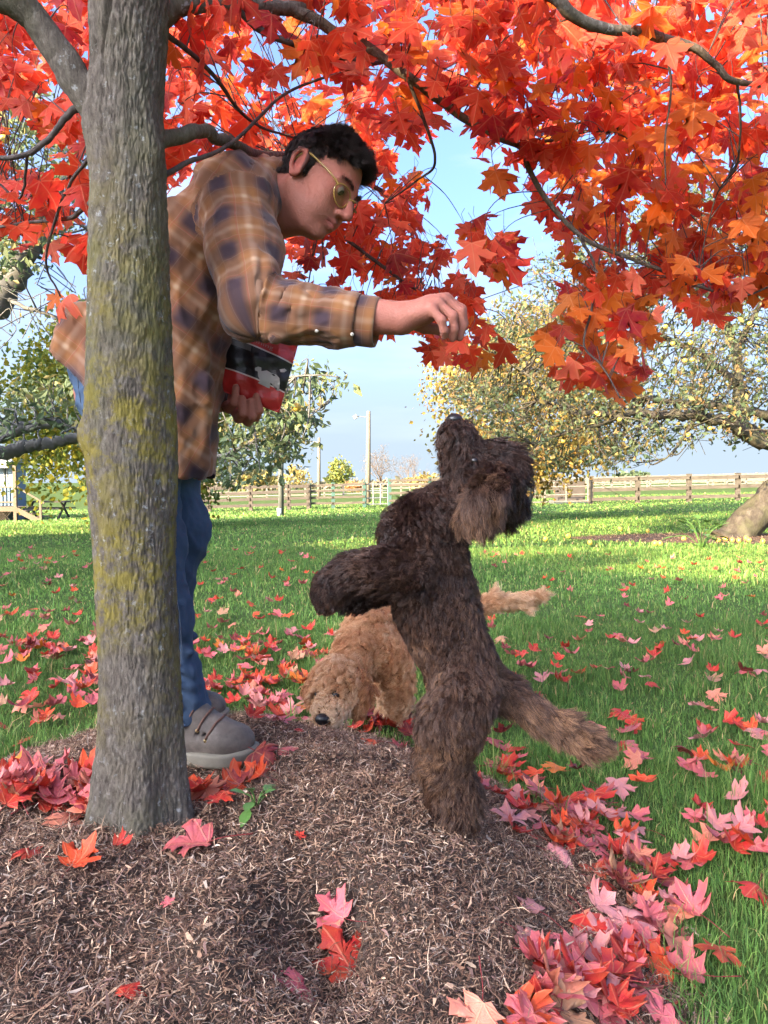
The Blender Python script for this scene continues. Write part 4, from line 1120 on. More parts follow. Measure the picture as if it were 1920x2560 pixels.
def build_body():
    Fd = Field((-.90, 1.46, 1.02), (.18, 2.28, 1.86), .0034)
    # trunk of the body, under the shirt
    Fd.cone(UPR, CHS, (.15, .085), (.15, .095), .04); Fd.cone(CHS, WST, (.15, .095), (.14, .09), .04); Fd.cone(WST, PEL, (.14, .09), (.15, .10), .04)
    Fd.chain([NCK, SRr], [.06, .055], .05); Fd.chain([NCK, SLl], [.06, .055], .05)
    Fd.chain([UPR, NCK], [.085, .062], .04)
    # arms
    Fd.chain([SRr, ELr, WRr], [.052, .043, .029], .02)
    Fd.chain([ELr * .6 + WRr * .4, WRr], [.040, .027], .02)
    Fd.chain([SLl, ELl, WLl], [.052, .043, .028], .02)
    # reaching hand
    kn = [P(1078, 773, 1.545), P(1093, 759, 1.560), P(1107, 749, 1.580), P(1115, 747, 1.602)]
    for q, r in zip(kn, (.0115, .0125, .013, .0125)):
        Fd.chain([WRr, P(1040, 783, 1.572) * .5 + q * .5, q], [.023, .017, r], .014)
    Fd.ell(P(1045, 790, 1.575), (.035, .036, .019), None, .012)
    fing = [([kn[0], P(1104, 801, 1.538), P(1110, 826, 1.545), P(1110, 842, 1.556)], [.0105, .0088, .0078, .0068]),
            ([kn[1], P(1131, 789, 1.556), P(1135, 822, 1.562), P(1131, 847, 1.571)], [.0115, .0095, .0084, .0072]),
            ([kn[2], P(1151, 778, 1.582), P(1157, 815, 1.587), P(1149, 845, 1.590)], [.0118, .0098, .0086, .0074]),
            ([kn[3], P(1155, 773, 1.612), P(1160, 808, 1.612), P(1150, 838, 1.604)], [.0115, .0095, .0084, .0072]),
            ([P(1018, 800, 1.60), P(1062, 818, 1.618), P(1104, 826, 1.616), P(1138, 842, 1.607)], [.017, .013, .0105, .0085])]
    for pts, r in fing: Fd.chain(pts, r, .006)
    # hand under the bag
    wl = [P(556, 1000, 1.985), P(580, 1018, 1.985), P(602, 1026, 1.985), P(622, 1018, 1.985)]
    for q in wl: Fd.chain([WLl, q], [.024, .014], .014)
    fl = [([wl[0], P(572, 1022, 1.955), P(587, 1006, 1.908), P(590, 968, 1.905)], [.0125, .0115, .0108, .0088]),
          ([wl[1], P(596, 1046, 1.955), P(607, 1032, 1.905), P(606, 996, 1.902)], [.0125, .0118, .011, .009]),
          ([wl[2], P(620, 1054, 1.955), P(630, 1040, 1.905), P(627, 1003, 1.902)], [.0125, .0118, .011, .009]),
          ([wl[3], P(640, 1042, 1.955), P(648, 1026, 1.908), P(641, 990, 1.904)], [.012, .0110, .0102, .0085])]
    for pts, r in fl: Fd.chain(pts, r, .006)
    Fd.chain([WLl, P(590, 975, 2.01), P(625, 950, 2.0)], [.022, .014, .010], .01)
    # neck and head
    Fd.chain([NCK, H(-.035, 0, -.07)], [.062, .056], .03)
    Fd.chain([P(690, 560, 1.885), H(.02, 0, -.095)], [.035, .034], .04)
    e = lambda c, r, k=.02, sub=False, R=None: Fd.ell(H(*c), np.array(r) * HS, HR if R is None else HR @ R, k, sub)
    c = lambda a, b, ra, rb, k=.012, sub=False: Fd.cap(H(*a), H(*b), ra * HS, rb * HS, k, sub)
    e((-.012, 0, .032), (.099, .077, .087), .02)
    e((.030, 0, -.030), (.060, .060, .084), .03)
    for s in (-1, 1):
        c((-.018, s * .053, -.050), (.050, s * .026, -.103), .020, .017, .025)      # jaw
        e((.056, s * .046, -.026), (.025, .022, .022), .022)                        # cheekbone
        e((.058, s * .036, -.060), (.024, .022, .026), .025)                        # cheek
        c((.086, s * .010, .018), (.072, s * .047, .014), .0115, .009, .016)        # brow
        e((.100, s * .034, -.004), (.016, .017, .011), .012, True)                  # socket
        e((.079, s * .033, -.004), (.0135, .0145, .0125), .003)                     # lids
        c((.092, s * .020, -.0035), (.086, s * .047, -.006), .0016, .0016, .002, True)
        e((.104, s * .0125, -.044), (.0095, .0085, .0075), .006)                    # nostril wing
        e((.110, s * .0085, -.0520), (.0050, .0036, .0036), .002, True)
        c((.090, s * .018, -.050), (.074, s * .036, -.074), .0020, .0015, .010, True)  # smile line
        # ear
        Re = _rot(s * .35, -.15, 0)
        e((-.014, s * .0805, -.010), (.021, .0075, .034), .006, False, Re)
        ring = [(-.004, -.012), (-.003, .012), (-.014, .024), (-.028, .020), (-.033, .002), (-.026, -.020), (-.014, -.036), (-.006, -.030)]
        pts = [H(x, s * (.0835 + .35 * max(0, -x - .005)), z - .004) for x, z in ring]
        Fd.chain(pts, [.0045, .005, .0055, .0055, .005, .005, .0065, .005], .003)
        e((-.013, s * .0905, -.006), (.0085, .0075, .016), .004, True, Re)
    e((.066, 0, -.066), (.030, .034, .030), .02)                                    # muzzle
    e((.071, 0, -.106), (.019, .022, .016), .018)                                   # chin
    c((.090, 0, .010), (.1155, 0, -.036), .0085, .0118, .012)                       # nose
    e((.1165, 0, -.040), (.0115, .0120, .0105), .006)
    for s in (-1, 1):
        c((.0985, s * .004, -.0685), (.083, s * .025, -.0745), .0056, .0030, .006)
        c((.0965, s * .003, -.0805), (.082, s * .022, -.0765), .0066, .0035, .006)
    for s in (-1, 1): c((.1045, 0, -.0742), (.084, s * .027, -.0755), .0024, .0018, .003, True)
    V, Fq = Fd.mesh(); V = relax(V, Fq, 1, .4)
    L = Hl(V); x, y, z = L.T
    inh = (np.linalg.norm(L - [0, 0, 0], axis=1) < .19)
    lip = (np.exp(-((z + .0745) / .0105) ** 2) * (np.abs(y) < .026) * (x > .078) * inh)
    stub = inh * sstep(-.045, -.075, z) * sstep(-.03, .03, x) * .24
    stub = np.maximum(stub, inh * np.exp(-((z + .060) / .007) ** 2) * (np.abs(y) < .03) * (x > .085) * .45)
    ear = inh * np.exp(-(((x + .014) / .03) ** 2 + ((np.abs(y) - .088) / .012) ** 2 + ((z + .01) / .04) ** 2)) * .7
    flush = np.maximum(ear, inh * np.exp(-(((x - .115) / .02) ** 2 + (y / .02) ** 2 + ((z + .04) / .02) ** 2)) * .45)
    hl = hairline(x, y, z)
    scalp = inh * sstep(-.004, .006, hl)
    mesh_obj('body', V, Fq, M_SKIN, man, True, {'flush': flush, 'lip': lip.astype(float), 'stubble': stub, 'scalp': scalp})
    return V, Fq, L, hl
def hairline(x, y, z):
    """above 0 where hair grows"""
    front = z - (.064 - .010 * np.abs(y) / .06 + .5 * np.clip(x - .055, 0, 1))
    side = z - np.interp(x, [-.12, -.075, -.045, -.022, -.010, .004, .020, .034, .045, .06], [-.055, -.050, -.030, .016, .026, -.030, .030, .046, .050, .060])
    return np.where(np.abs(y) > .045, side, np.where(x > .02, np.maximum(front, side * (np.abs(y) > .03) - 9 * (np.abs(y) <= .03)), side))
bodyV, bodyF, bodyL, bodyH = build_body()

M_HAIR = m_coat('dark_hair', ((0, (.010, .007, .006)), (.5, (.026, .016, .012)), (.8, (.075, .055, .046)), (1, (.25, .21, .18))), .45, .4)
def build_hair():
    rng = np.random.default_rng(8)
    w = ((bodyH > 0) & (np.linalg.norm(bodyL, axis=1) < .19) & (np.abs(bodyL[:, 1]) < .082) & (bodyL[:, 2] > -.06)).astype(float)
    n = 40000
    root, fk = sample_surface(bodyV, bodyF, n, rng, w)
    nr = vnormals(bodyV, bodyF)[bodyF[fk, 0]]
    L = Hl(root)
    top = sstep(.030, .085, L[:, 2]) * sstep(-.07, -.02, L[:, 0])
    length = .007 + .018 * top * (1 + .45 * sstep(0.02, .07, L[:, 0]))
    fl = np.stack([.55 * top + .1, .18 * np.sign(L[:, 1]) * 0 + .15 * fbm(L * 30, 2), -.9 * (1 - top) + .15 * top], 1) @ HR.T
    fl = fl + .5 * np.stack([fbm(root * 38 + k * 9, 2) for k in range(3)], 1)
    pts = grow(root, nr, fl, length, rng, 8, .7, .0, 1100, .5, .0020, .6, .3)
    grey = .16 + .16 * np.exp(-((L[:, 0] - .03) / .045) ** 2) * (1 - top) * (np.abs(L[:, 1]) > .04)
    strands('hair', pts, (np.linspace(1, 0, 8) ** .7 * .8 + .2) * .00036, M_HAIR, man, grey + .05 * rng.normal(size=n))
    # eyebrows
    for s in (-1, 1):
        m_ = 260; t = rng.random(m_)
        p0 = np.array([H(.099 - .020 * u ** 2 + rng.normal(0, .0006), s * (.012 + .040 * u), .0155 + .006 * math.sin(u * 2.6) + rng.normal(0, .0022)) for u in t])
        d = (np.stack([np.full(m_, .25), np.full(m_, s * .9), rng.normal(.1, .3, m_)], 1) @ HR.T)
        pp = p0[:, None] + d[:, None] * np.linspace(0, 1, 4)[None, :, None] * .008
        strands('eyebrow', pp, np.linspace(1, .3, 4) * .0004, M_HAIR, man, np.full(m_, .3))
build_hair()
M_EYEW = NT('eyeball'); _l = M_EYEW.attr('iris'); M_EYEW = M_EYEW.done(M_EYEW.pbsdf(M_EYEW.mix(_l, (.30, .24, .21), (.03, .02, .014)), .2, None, .5))
for s in (-1, 1):
    Fd = Field(H(.079, s * .033, -.004) - .02, H(.079, s * .033, -.004) + .02, .0012); Fd.ell(H(.0805, s * .033, -.0045), (.0125,) * 3)
    V, Fq = Fd.mesh(); l = Hl(V) - [.0805, s * .033, -.0045]
    mesh_obj('eye', V, Fq, M_EYEW, man, True, {'iris': (np.hypot(l[:, 1], l[:, 2] + .005) < .0078) * (l[:, 0] > 0) * 1.0})

# ---- glasses
M_FRAME = simple('amber_acetate', (.30, .18, .045), .25, .15, 40, .5)
M_LENS = NT('spectacle_lens'); _g = M_LENS.n('ShaderNodeBsdfGlossy', {'Roughness': .02}); _t = M_LENS.n('ShaderNodeBsdfTransparent', {'Color': (.82, .78, .70)})
M_LENS = M_LENS.done(M_LENS.n('ShaderNodeMixShader', {0: .04, 1: _t.outputs[0], 2: _g.outputs[0]}))
glasses = empty('glasses', (0, 0, 0)); glasses.parent = man; glasses.location = -np.array(man.location)
def lens_ring(s, r=1.0):
    a = np.linspace(0, 2 * math.pi, 25)[:-1]
    yy = s * (.0345 + .0265 * r * np.cos(a)); zz = -.013 + .0230 * r * np.sin(a) + .002 * np.cos(2 * a)
    xx = .1085 - 2.2 * (np.abs(yy) - .01).clip(0) ** 2 * 3 - .06 * (zz + .01) * 0 + .12 * (-zz - .01)
    return np.array([H(x - .006, y, z) for x, y, z in zip(xx, yy, zz)])
for s in (-1, 1):
    rg = lens_ring(s); v, f = tube(np.concatenate([rg, rg[:1]]), .0017, 8, False)
    mesh_obj('rim', v, f, M_FRAME, glasses)
    ctr = rg.mean(0); mesh_obj('lens', np.concatenate([[ctr], rg]), [(0, 1 + i, 1 + (i + 1) % 24) for i in range(24)], M_LENS, glasses)
    v, f = tube(spline([H(.090, s * .060, -.004), H(.072, s * .072, .004), H(.030, s * .080, .014), H(-.006, s * .083, .020), H(-.022, s * .084, .012), H(-.034, s * .083, -.012)], 6), [.0034, .0034] + [.0026] * 29, 8)
    mesh_obj('temple', v, f, M_FRAME, glasses)
v, f = tube(spline([H(.1035, -.0095, -.006), H(.110, 0, -.002), H(.1035, .0095, -.006)], 6), .0022, 8); mesh_obj('bridge', v, f, M_FRAME, glasses)

# ---- plaid shirt
def m_plaid():
    m = NT('plaid_flannel')
    uv = m.uv(); wob = m.noise(9, 2, .5, uv)
    sx = m.n('ShaderNodeSeparateXYZ', {0: uv}); u = m.math('ADD', sx.outputs[0], m.math('MULTIPLY', wob, .012)); v = m.math('ADD', sx.outputs[1], m.math('MULTIPLY', wob, .012))
    def stripes(c, period, width, soft, ph=0.0):
        t = m.math('ABSOLUTE', m.math('SUBTRACT', m.math('FRACT', m.math('ADD', m.math('DIVIDE', c, period), ph)), .5))
        return m.n('ShaderNodeMapRange', {'Value': t, 'From Min': width + soft, 'From Max': width - soft}, interpolation_type='SMOOTHSTEP').outputs[0]
    blot = m.noise(20, 4, .6, uv)
    base = m.mix(m.noise(11, 4, .55, uv), (.140, .047, .016), (.33, .150, .054))
    su = stripes(u, .088, .21, .12); sv = stripes(v, .088, .21, .12)
    both = m.math('MULTIPLY', su, sv)
    either = m.math('MAXIMUM', su, sv)
    c = m.mix(m.math('MULTIPLY', either, .55), base, (.095, .050, .040))
    c = m.mix(m.math('MULTIPLY', both, .88), c, (.020, .017, .034))
    lu = stripes(u, .088, .06, .05, .5); lv = stripes(v, .088, .06, .05, .5)
    c = m.mix(m.math('MULTIPLY', m.math('MULTIPLY', lu, lv), .75), c, (.48, .33, .20))
    c = m.mix(m.math('MULTIPLY', m.math('MAXIMUM', lu, lv), .20), c, (.46, .33, .24))
    r1 = stripes(u, .088, .014, .016, .28); r2 = stripes(v, .088, .014, .016, .28)
    c = m.mix(m.math('MULTIPLY', m.math('MAXIMUM', r1, r2), .26), c, (.30, .05, .045))
    w1 = stripes(u, .044, .012, .012, .1); w2 = stripes(v, .044, .012, .012, .1)
    c = m.mix(m.math('MULTIPLY', m.math('MAXIMUM', w1, w2), .08), c, (.62, .52, .44))
    c = m.mix(m.math('MULTIPLY', blot, .25), c, (.11, .06, .035))
    weave = m.noise(900, 2, .5, uv)
    s = m.pbsdf(c, .9, m.bump(weave, .3, .001), .1)
    s.inputs['Sheen Weight'].default_value = .15
    return m.done(s)
M_PLAID = m_plaid()
hem_n = np.array([-.622, 0, -.783])
axis_t = np.array([.62, 0, .785])          # up the back, towards the shoulders
axis_f = np.array([.785, 0, -.62])         # towards his front
def build_shirt():
    Fd = Field((-.95, 1.49, .86), (-.0, 2.32, 1.80), .0042)
    Fd.cone(UPR + [-.005, 0, .0], CHS, (.165, .100), (.185, .122), .05); Fd.cone(CHS, WST, (.185, .122), (.18, .128), .05)
    HEM = P(318, 1010, 1.93)
    Fd.cone(WST, HEM, (.18, .128), (.205, .165), .05)
    Fd.cone(P(238, 840, 1.93), P(195, 925, 1.93), (.15, .05), (.17, .035), .06)
    # front panel hanging clear of the belly
    Fd.cone(P(520, 760, 1.90), P(478, 960, 1.88), (.15, .070), (.14, .055), .05); Fd.cone(P(478, 960, 1.88), P(484, 1200, 1.87), (.14, .055), (.15, .045), .04)
    Fd.chain([NCK + [-.02, 0, -.01], SRr], [.072, .075], .06); Fd.chain([NCK + [-.02, 0, -.01], SLl], [.072, .075], .06)
    # sleeves
    up = ELr - SRr
    Fd.chain([SRr, SRr + .5 * up, ELr], [.082, .074, .064], .04)
    fo = CUFr - ELr
    Fd.chain([ELr, ELr + .35 * fo, ELr + .72 * fo, ELr + .84 * fo, CUFr], [.064, .057, .051, .044, .030], .03)
    Fd.chain([SLl, ELl, WLl], [.082, .062, .040], .04)
    # creases: at the elbow, the armpit and down the sleeve
    el = ELr
    rr = np.random.default_rng(2)
    for (a, b, r) in (((628, 640, 1.60), (640, 690, 1.56), .012), ((672, 665, 1.60), (640, 745, 1.555), .011), 
                      ((640, 560, 1.68), (575, 640, 1.665), .010), ((648, 610, 1.66), (590, 700, 1.635), .010), ((600, 800, 1.59), (690, 842, 1.58), .010),
                      ((545, 520, 1.70), (560, 680, 1.66), .011)):
        Fd.cap(P(*a), P(*b), r, r * .7, .034)
    for (a, b, r) in (((655, 640, 1.58), (650, 715, 1.545), .007), ((690, 690, 1.57), (655, 765, 1.54), .008), ((718, 725, 1.57), (680, 790, 1.54), .007), ((745, 745, 1.57), (712, 800, 1.54), .006), ((540, 600, 1.70), (556, 780, 1.66), .014), ((505, 480, 1.72), (530, 560, 1.70), .008)):
        Fd.cap(P(*a), P(*b), r * .3, r * .3, .016, True)
    # loose folds of the body
    for (a, b, r) in (((430, 520, 1.78), (520, 760, 1.765), .016), ((420, 640, 1.775), (500, 900, 1.77), .016), ((440, 800, 1.76), (470, 1000, 1.78), .018), ((520, 960, 1.76), (500, 1160, 1.78), .014), ((462, 1000, 1.775), (455, 1180, 1.79), .014),
                      ((180, 780, 1.80), (160, 900, 1.80), .015), ((500, 420, 1.80), (590, 400, 1.78), .010)):
        Fd.cap(P(*a), P(*b), r, r, .04)
    # collar stand
    ax = H(-.035, 0, -.07) - NCK; ax /= np.linalg.norm(ax)
    A = NCK + ax * .018
    s1 = np.cross(ax, [0, 1, 0]); s1 /= np.linalg.norm(s1); s2 = np.cross(ax, s1)
    ring = [A + .070 * (math.cos(t) * s1 + math.sin(t) * s2) + ax * .016 * math.cos(t + .2) for t in np.linspace(0, 2 * math.pi, 17)]
    Fd.chain(ring, .016, .012)
    Fd.chain([q - ax * .022 + (q - A) * .14 for q in ring], .013, .010)
    Fd.half(P(145, 885, 1.93), [0, 0, -1e-9] + hem_n * 1.0) if False else None
    inner = Fd.a + .007
    # hems
    X, Y, Z = Fd.ax[0][:, None, None], Fd.ax[1][None, :, None], Fd.ax[2][None, None, :]
    wav = .010 * np.sin(Y * 24)
    hp = P(150, 888, 1.93); dback = (X - hp[0]) * hem_n[0] + (Z - hp[2]) * hem_n[2] - wav
    hf = P(535, 1192, 1.84)
    dfront = (hf[2] - Z) + .35 * np.minimum(X - hf[0], 0) * -1 * 0 + wav * .6
    d = np.maximum(dback - .02 * np.exp(-((X + .45) / .1) ** 2), dfront)
    d = np.where(X > P(430, 1000, 1.85)[0], dfront + 0 * X, d)
    cw = (CUFr - ELr) / np.linalg.norm(CUFr - ELr)
    dc = (X - CUFr[0]) * cw[0] + (Y - CUFr[1]) * cw[1] + (Z - CUFr[2]) * cw[2]
    d = np.maximum(d, np.where(X > -.25, dc + .035, -1))
    Fd.a = np.maximum(Fd.a, d.astype(np.float32))
    Fd.a = np.maximum(Fd.a, -inner)
    # neck opening
    Fd.cap(NCK - ax * .03, NCK + ax * .2, .061, .061, .004, True)
    V, Fq = Fd.mesh(); V = relax(V, Fq, 2, .5)
    N = vnormals(V, Fq)
    # cloth ripples, running with the limb or the hang of the cloth
    def seg(a, b):
        ab = b - a; t = np.clip(((V - a) @ ab) / (ab @ ab), 0, 1); return np.linalg.norm(V - a - t[:, None] * ab, axis=1), t * np.linalg.norm(ab), t
    d1, t1, _ = seg(SRr, ELr); d2, t2, _ = seg(ELr, CUFr)
    dt, tt, _ = seg(PEL, UPR)
    sleeve = np.minimum(d1 - .078, d2 - .055)
    is_s = (sleeve < .02) & (V[:, 1] < 1.80) & ((V[:, 1] < 1.735) | (d2 < d1))
    is_s = is_s & ~((d1 < d2) & (t1 < .02))
    rel = V - (PEL * .5 + UPR * .5)
    v_t = V @ axis_t; u_t = np.arctan2(V[:, 1] - 1.93, (rel @ axis_f)) * .16
    u_t = (V @ axis_f) * .75 + (V[:, 1] - 1.93) * .35
    lenu = np.linalg.norm(ELr - SRr)
    near1 = d1 - .01 < d2
    dir1 = (ELr - SRr) / lenu; dir2 = (CUFr - ELr) / np.linalg.norm(CUFr - ELr)
    def around(a, dr):
        s_ = np.cross(dr, [0, 1.0, 0]); s_ /= np.linalg.norm(s_); q_ = np.cross(dr, s_)
        return np.arctan2((V - a) @ q_, (V - a) @ s_) * .068
    u_s = np.where(near1, around(SRr, dir1), around(ELr, dir2)); v_s = np.where(near1, t1, lenu + t2)
    U = np.where(is_s, u_s, u_t); Vv = np.where(is_s, v_s, v_t)
    along = np.where(is_s, v_s, v_t); acr = np.where(is_s, u_s, u_t)
    rp = fbm(np.stack([acr * 26, along * 8, V[:, 1] * 6], -1), 3); rp2 = fbm(np.stack([acr * 70 + along * 30, along * 30, V[:, 1] * 30], -1), 2)
    rg = 1 - 2 * np.abs(fbm(np.stack([acr * 15 + along * 9, along * 11 - acr * 6, V[:, 1] * 7], -1), 3, .45))
    V = V + N * (.0050 * rp + .0018 * rp2 + np.where(is_s, .008, .008) * (rg - .45))[:, None] * np.where(is_s & ~near1, 1 - sstep(.17, .235, t2), 1)[:, None]
    sh = mesh_obj('shirt', V, Fq, M_PLAID, man, True, None, np.stack([U, Vv], 1))
    tag(sh, 'soft faded plaid flannel shirt in rust, tan and navy')
    # cuff band, button and shoulder seam
    s1 = np.cross(cw, [0, 1.0, 0]); s1 /= np.linalg.norm(s1); s2 = np.cross(cw, s1)
    an = np.linspace(0, 2 * math.pi, 40, endpoint=False)
    rows = []
    for w_, r_ in ((-.058, .0420), (-.056, .0485), (-.030, .0490), (-.004, .0490), (.003, .0475), (.003, .0430), (-.02, .0430)):
        rows.append(CUFr + cw * w_ + r_ * (np.cos(an)[:, None] * s1 * 1.06 + np.sin(an)[:, None] * s2 * .92))
    m_ = len(rows); f = [(i * 40 + j, i * 40 + (j + 1) % 40, (i + 1) * 40 + (j + 1) % 40, (i + 1) * 40 + j) for i in range(m_ - 1) for j in range(40)]
    cu = np.concatenate([np.stack([an * .047, np.full(40, w_)], 1) for w_ in (-.058, -.054, -.03, -.004, .002, .006, .02)]) + [0, lenu + .29]
    cuff = mesh_obj('cuff', np.concatenate(rows), f, M_PLAID, sh, True, None, cu)
    for px, py, yy in ((888, 846, 1.54), (787, 852, 1.55)):
        c_ = P(px, py, yy); i_ = int(((np.concatenate([V, np.concatenate(rows)]) - c_) ** 2).sum(1).argmin()); c_ = np.concatenate([V, np.concatenate(rows)])[i_] + [0, -.001, 0]
        Fb = Field(c_ - .012, c_ + .012, .0012); Fb.ell(c_, (.0040, .0028, .0040)); v_, f_ = Fb.mesh(); mesh_obj('button', v_, f_, M_BUTTON, sh)
    return V, Fq
M_BUTTON = simple('pearl_button', (.42, .37, .30), .3, .1, 30, .5)
M_THREAD = simple('seam_thread', (.045, .026, .022), .9, .2, 60)
build_shirt()

# ---- jeans
def m_denim():
    m = NT('denim'); p = m.obj()
    n = m.noise(5, 4, .55, p); w = m.noise(700, 2, .5, m.mapv(p, (1, 1, .4)))
    c = m.ramp(n, (.3, (.018, .032, .062)), (.5, (.032, .056, .100)), (.72, (.068, .105, .160)))
    c = m.mix(m.math('MULTIPLY', m.noise(22, 4, .7, m.mapv(p, (1, 1, .25))), .30), c, (.085, .14, .22))
    c = m.mix(m.math('MULTIPLY', w, .18), c, (.16, .20, .27))
    return m.done(m.pbsdf(c, .88, m.bump(w, .3, .0012), .12))
M_DENIM = m_denim()
def build_jeans():
    Fd = Field((-1.0, 1.66, .27), (-.30, 2.26, 1.36), .0046)
    rl = [P(328, 1015, 1.83), P(340, 1150, 1.81), P(368, 1380, 1.80), P(398, 1540, 1.80), P(425, 1690, 1.81), P(446, 1775, 1.815), P(452, 1815, 1.815)]
    ll = [P(345, 1020, 2.03), P(400, 1180, 2.03), P(432, 1330, 2.03), P(400, 1530, 2.04), P(412, 1680, 2.07), P(428, 1740, 2.08), P(430, 1765, 2.08)]
    Fd.cone(P(285, 905, 1.93), P(312, 1010, 1.93), (.165, .100), (.17, .095), .04)
    Fd.ell(P(312, 975, 1.86), (.088, .085, .10), None, .04); Fd.ell(P(318, 975, 2.02), (.088, .085, .10), None, .04)
    Fd.chain(rl, [.105, .098, .080, .068, .064, .064, .066], .04)
    Fd.chain(ll, [.105, .098, .086, .070, .072, .068, .068], .04)
    # stacked folds over the boots
    for y, r in ((1620, .009), (1668, .012), (1705, .012), (1742, .011)):
        a = P(360, y - 14, 1.76); b = P(478, y + 12, 1.77); Fd.cap(a, b, r, r, .02)
        a = P(352, y - 6, 2.02); b = P(485, y - 30, 2.05); Fd.cap(a, b, r, r, .02)
    for y in (1645, 1688, 1724): Fd.cap(P(360, y - 8, 1.745), P(500, y + 14, 1.75), .006, .006, .012, True)
    # ankle end, cut square and hollow
    inner = Fd.a + .010
    Z = Fd.ax[2][None, None, :]; Y = Fd.ax[1][None, :, None]; X = Fd.ax[0][:, None, None]
    z1 = P(452, 1806, 1.815)[2]; z2 = P(430, 1758, 2.08)[2]
    slope = -.25 * (X - rl[-1][0])
    cut = np.where(Y < 1.95, z1 - Z + slope * -1 * .6, z2 - Z)
    Fd.a = np.maximum(Fd.a, cut.astype(np.float32)); Fd.a = np.maximum(Fd.a, np.where(Z < .55, -inner, -1))
    V, Fq = Fd.mesh(); V = relax(V, Fq, 2)
    N = vnormals(V, Fq)
    V = V + N * (.005 * fbm(V * [22, 22, 7], 3) + .0018 * fbm(V * 55, 2) + .008 * (.55 - 2 * np.abs(fbm(V * [9, 9, 14] + V[:, [2, 0, 1]] * 6, 3, .45))))[:, None]
    j = mesh_obj('jeans', V, Fq, M_DENIM, man)
    # side seam, hem stitch and back pocket
    mk = MB()
    return j
jeans = build_jeans()
M_STITCH = simple('denim_stitch', (.075, .095, .13), .9, .2, 80)
def on_surface(pts, V, N, lift):
    i = nearest(np.asarray(pts), V); return V[i] + N[i] * lift
def stitch():
    me = jeans.data; n = len(me.vertices); V = np.empty(n * 3, np.float32); me.vertices.foreach_get('co', V); V = V.reshape(-1, 3).astype(float) + np.array(man.location)
    N = np.empty(n * 3, np.float32); me.vertices.foreach_get('normal', N); N = N.reshape(-1, 3).astype(float)
    for k, line in enumerate(([P(455 + 4 * math.sin(y / 40), y, 1.74) for y in range(1230, 1790, 12)], [P(x, 897 + (x - 160) * .18, 1.76) for x in range(158, 235, 6)], [P(168 + (y - 930) * .42, y, 1.76) for y in range(930, 1030, 8)])):
        q = on_surface(line, V, N, .0012)
        q = relax_line(q); v, f = tube(q, .0011, 5); mesh_obj('stitching', v, f, M_STITCH, jeans)
def relax_line(q, n=6):
    for _ in range(n): q[1:-1] = (q[:-2] + q[1:-1] * 2 + q[2:]) / 4
    return q
stitch()

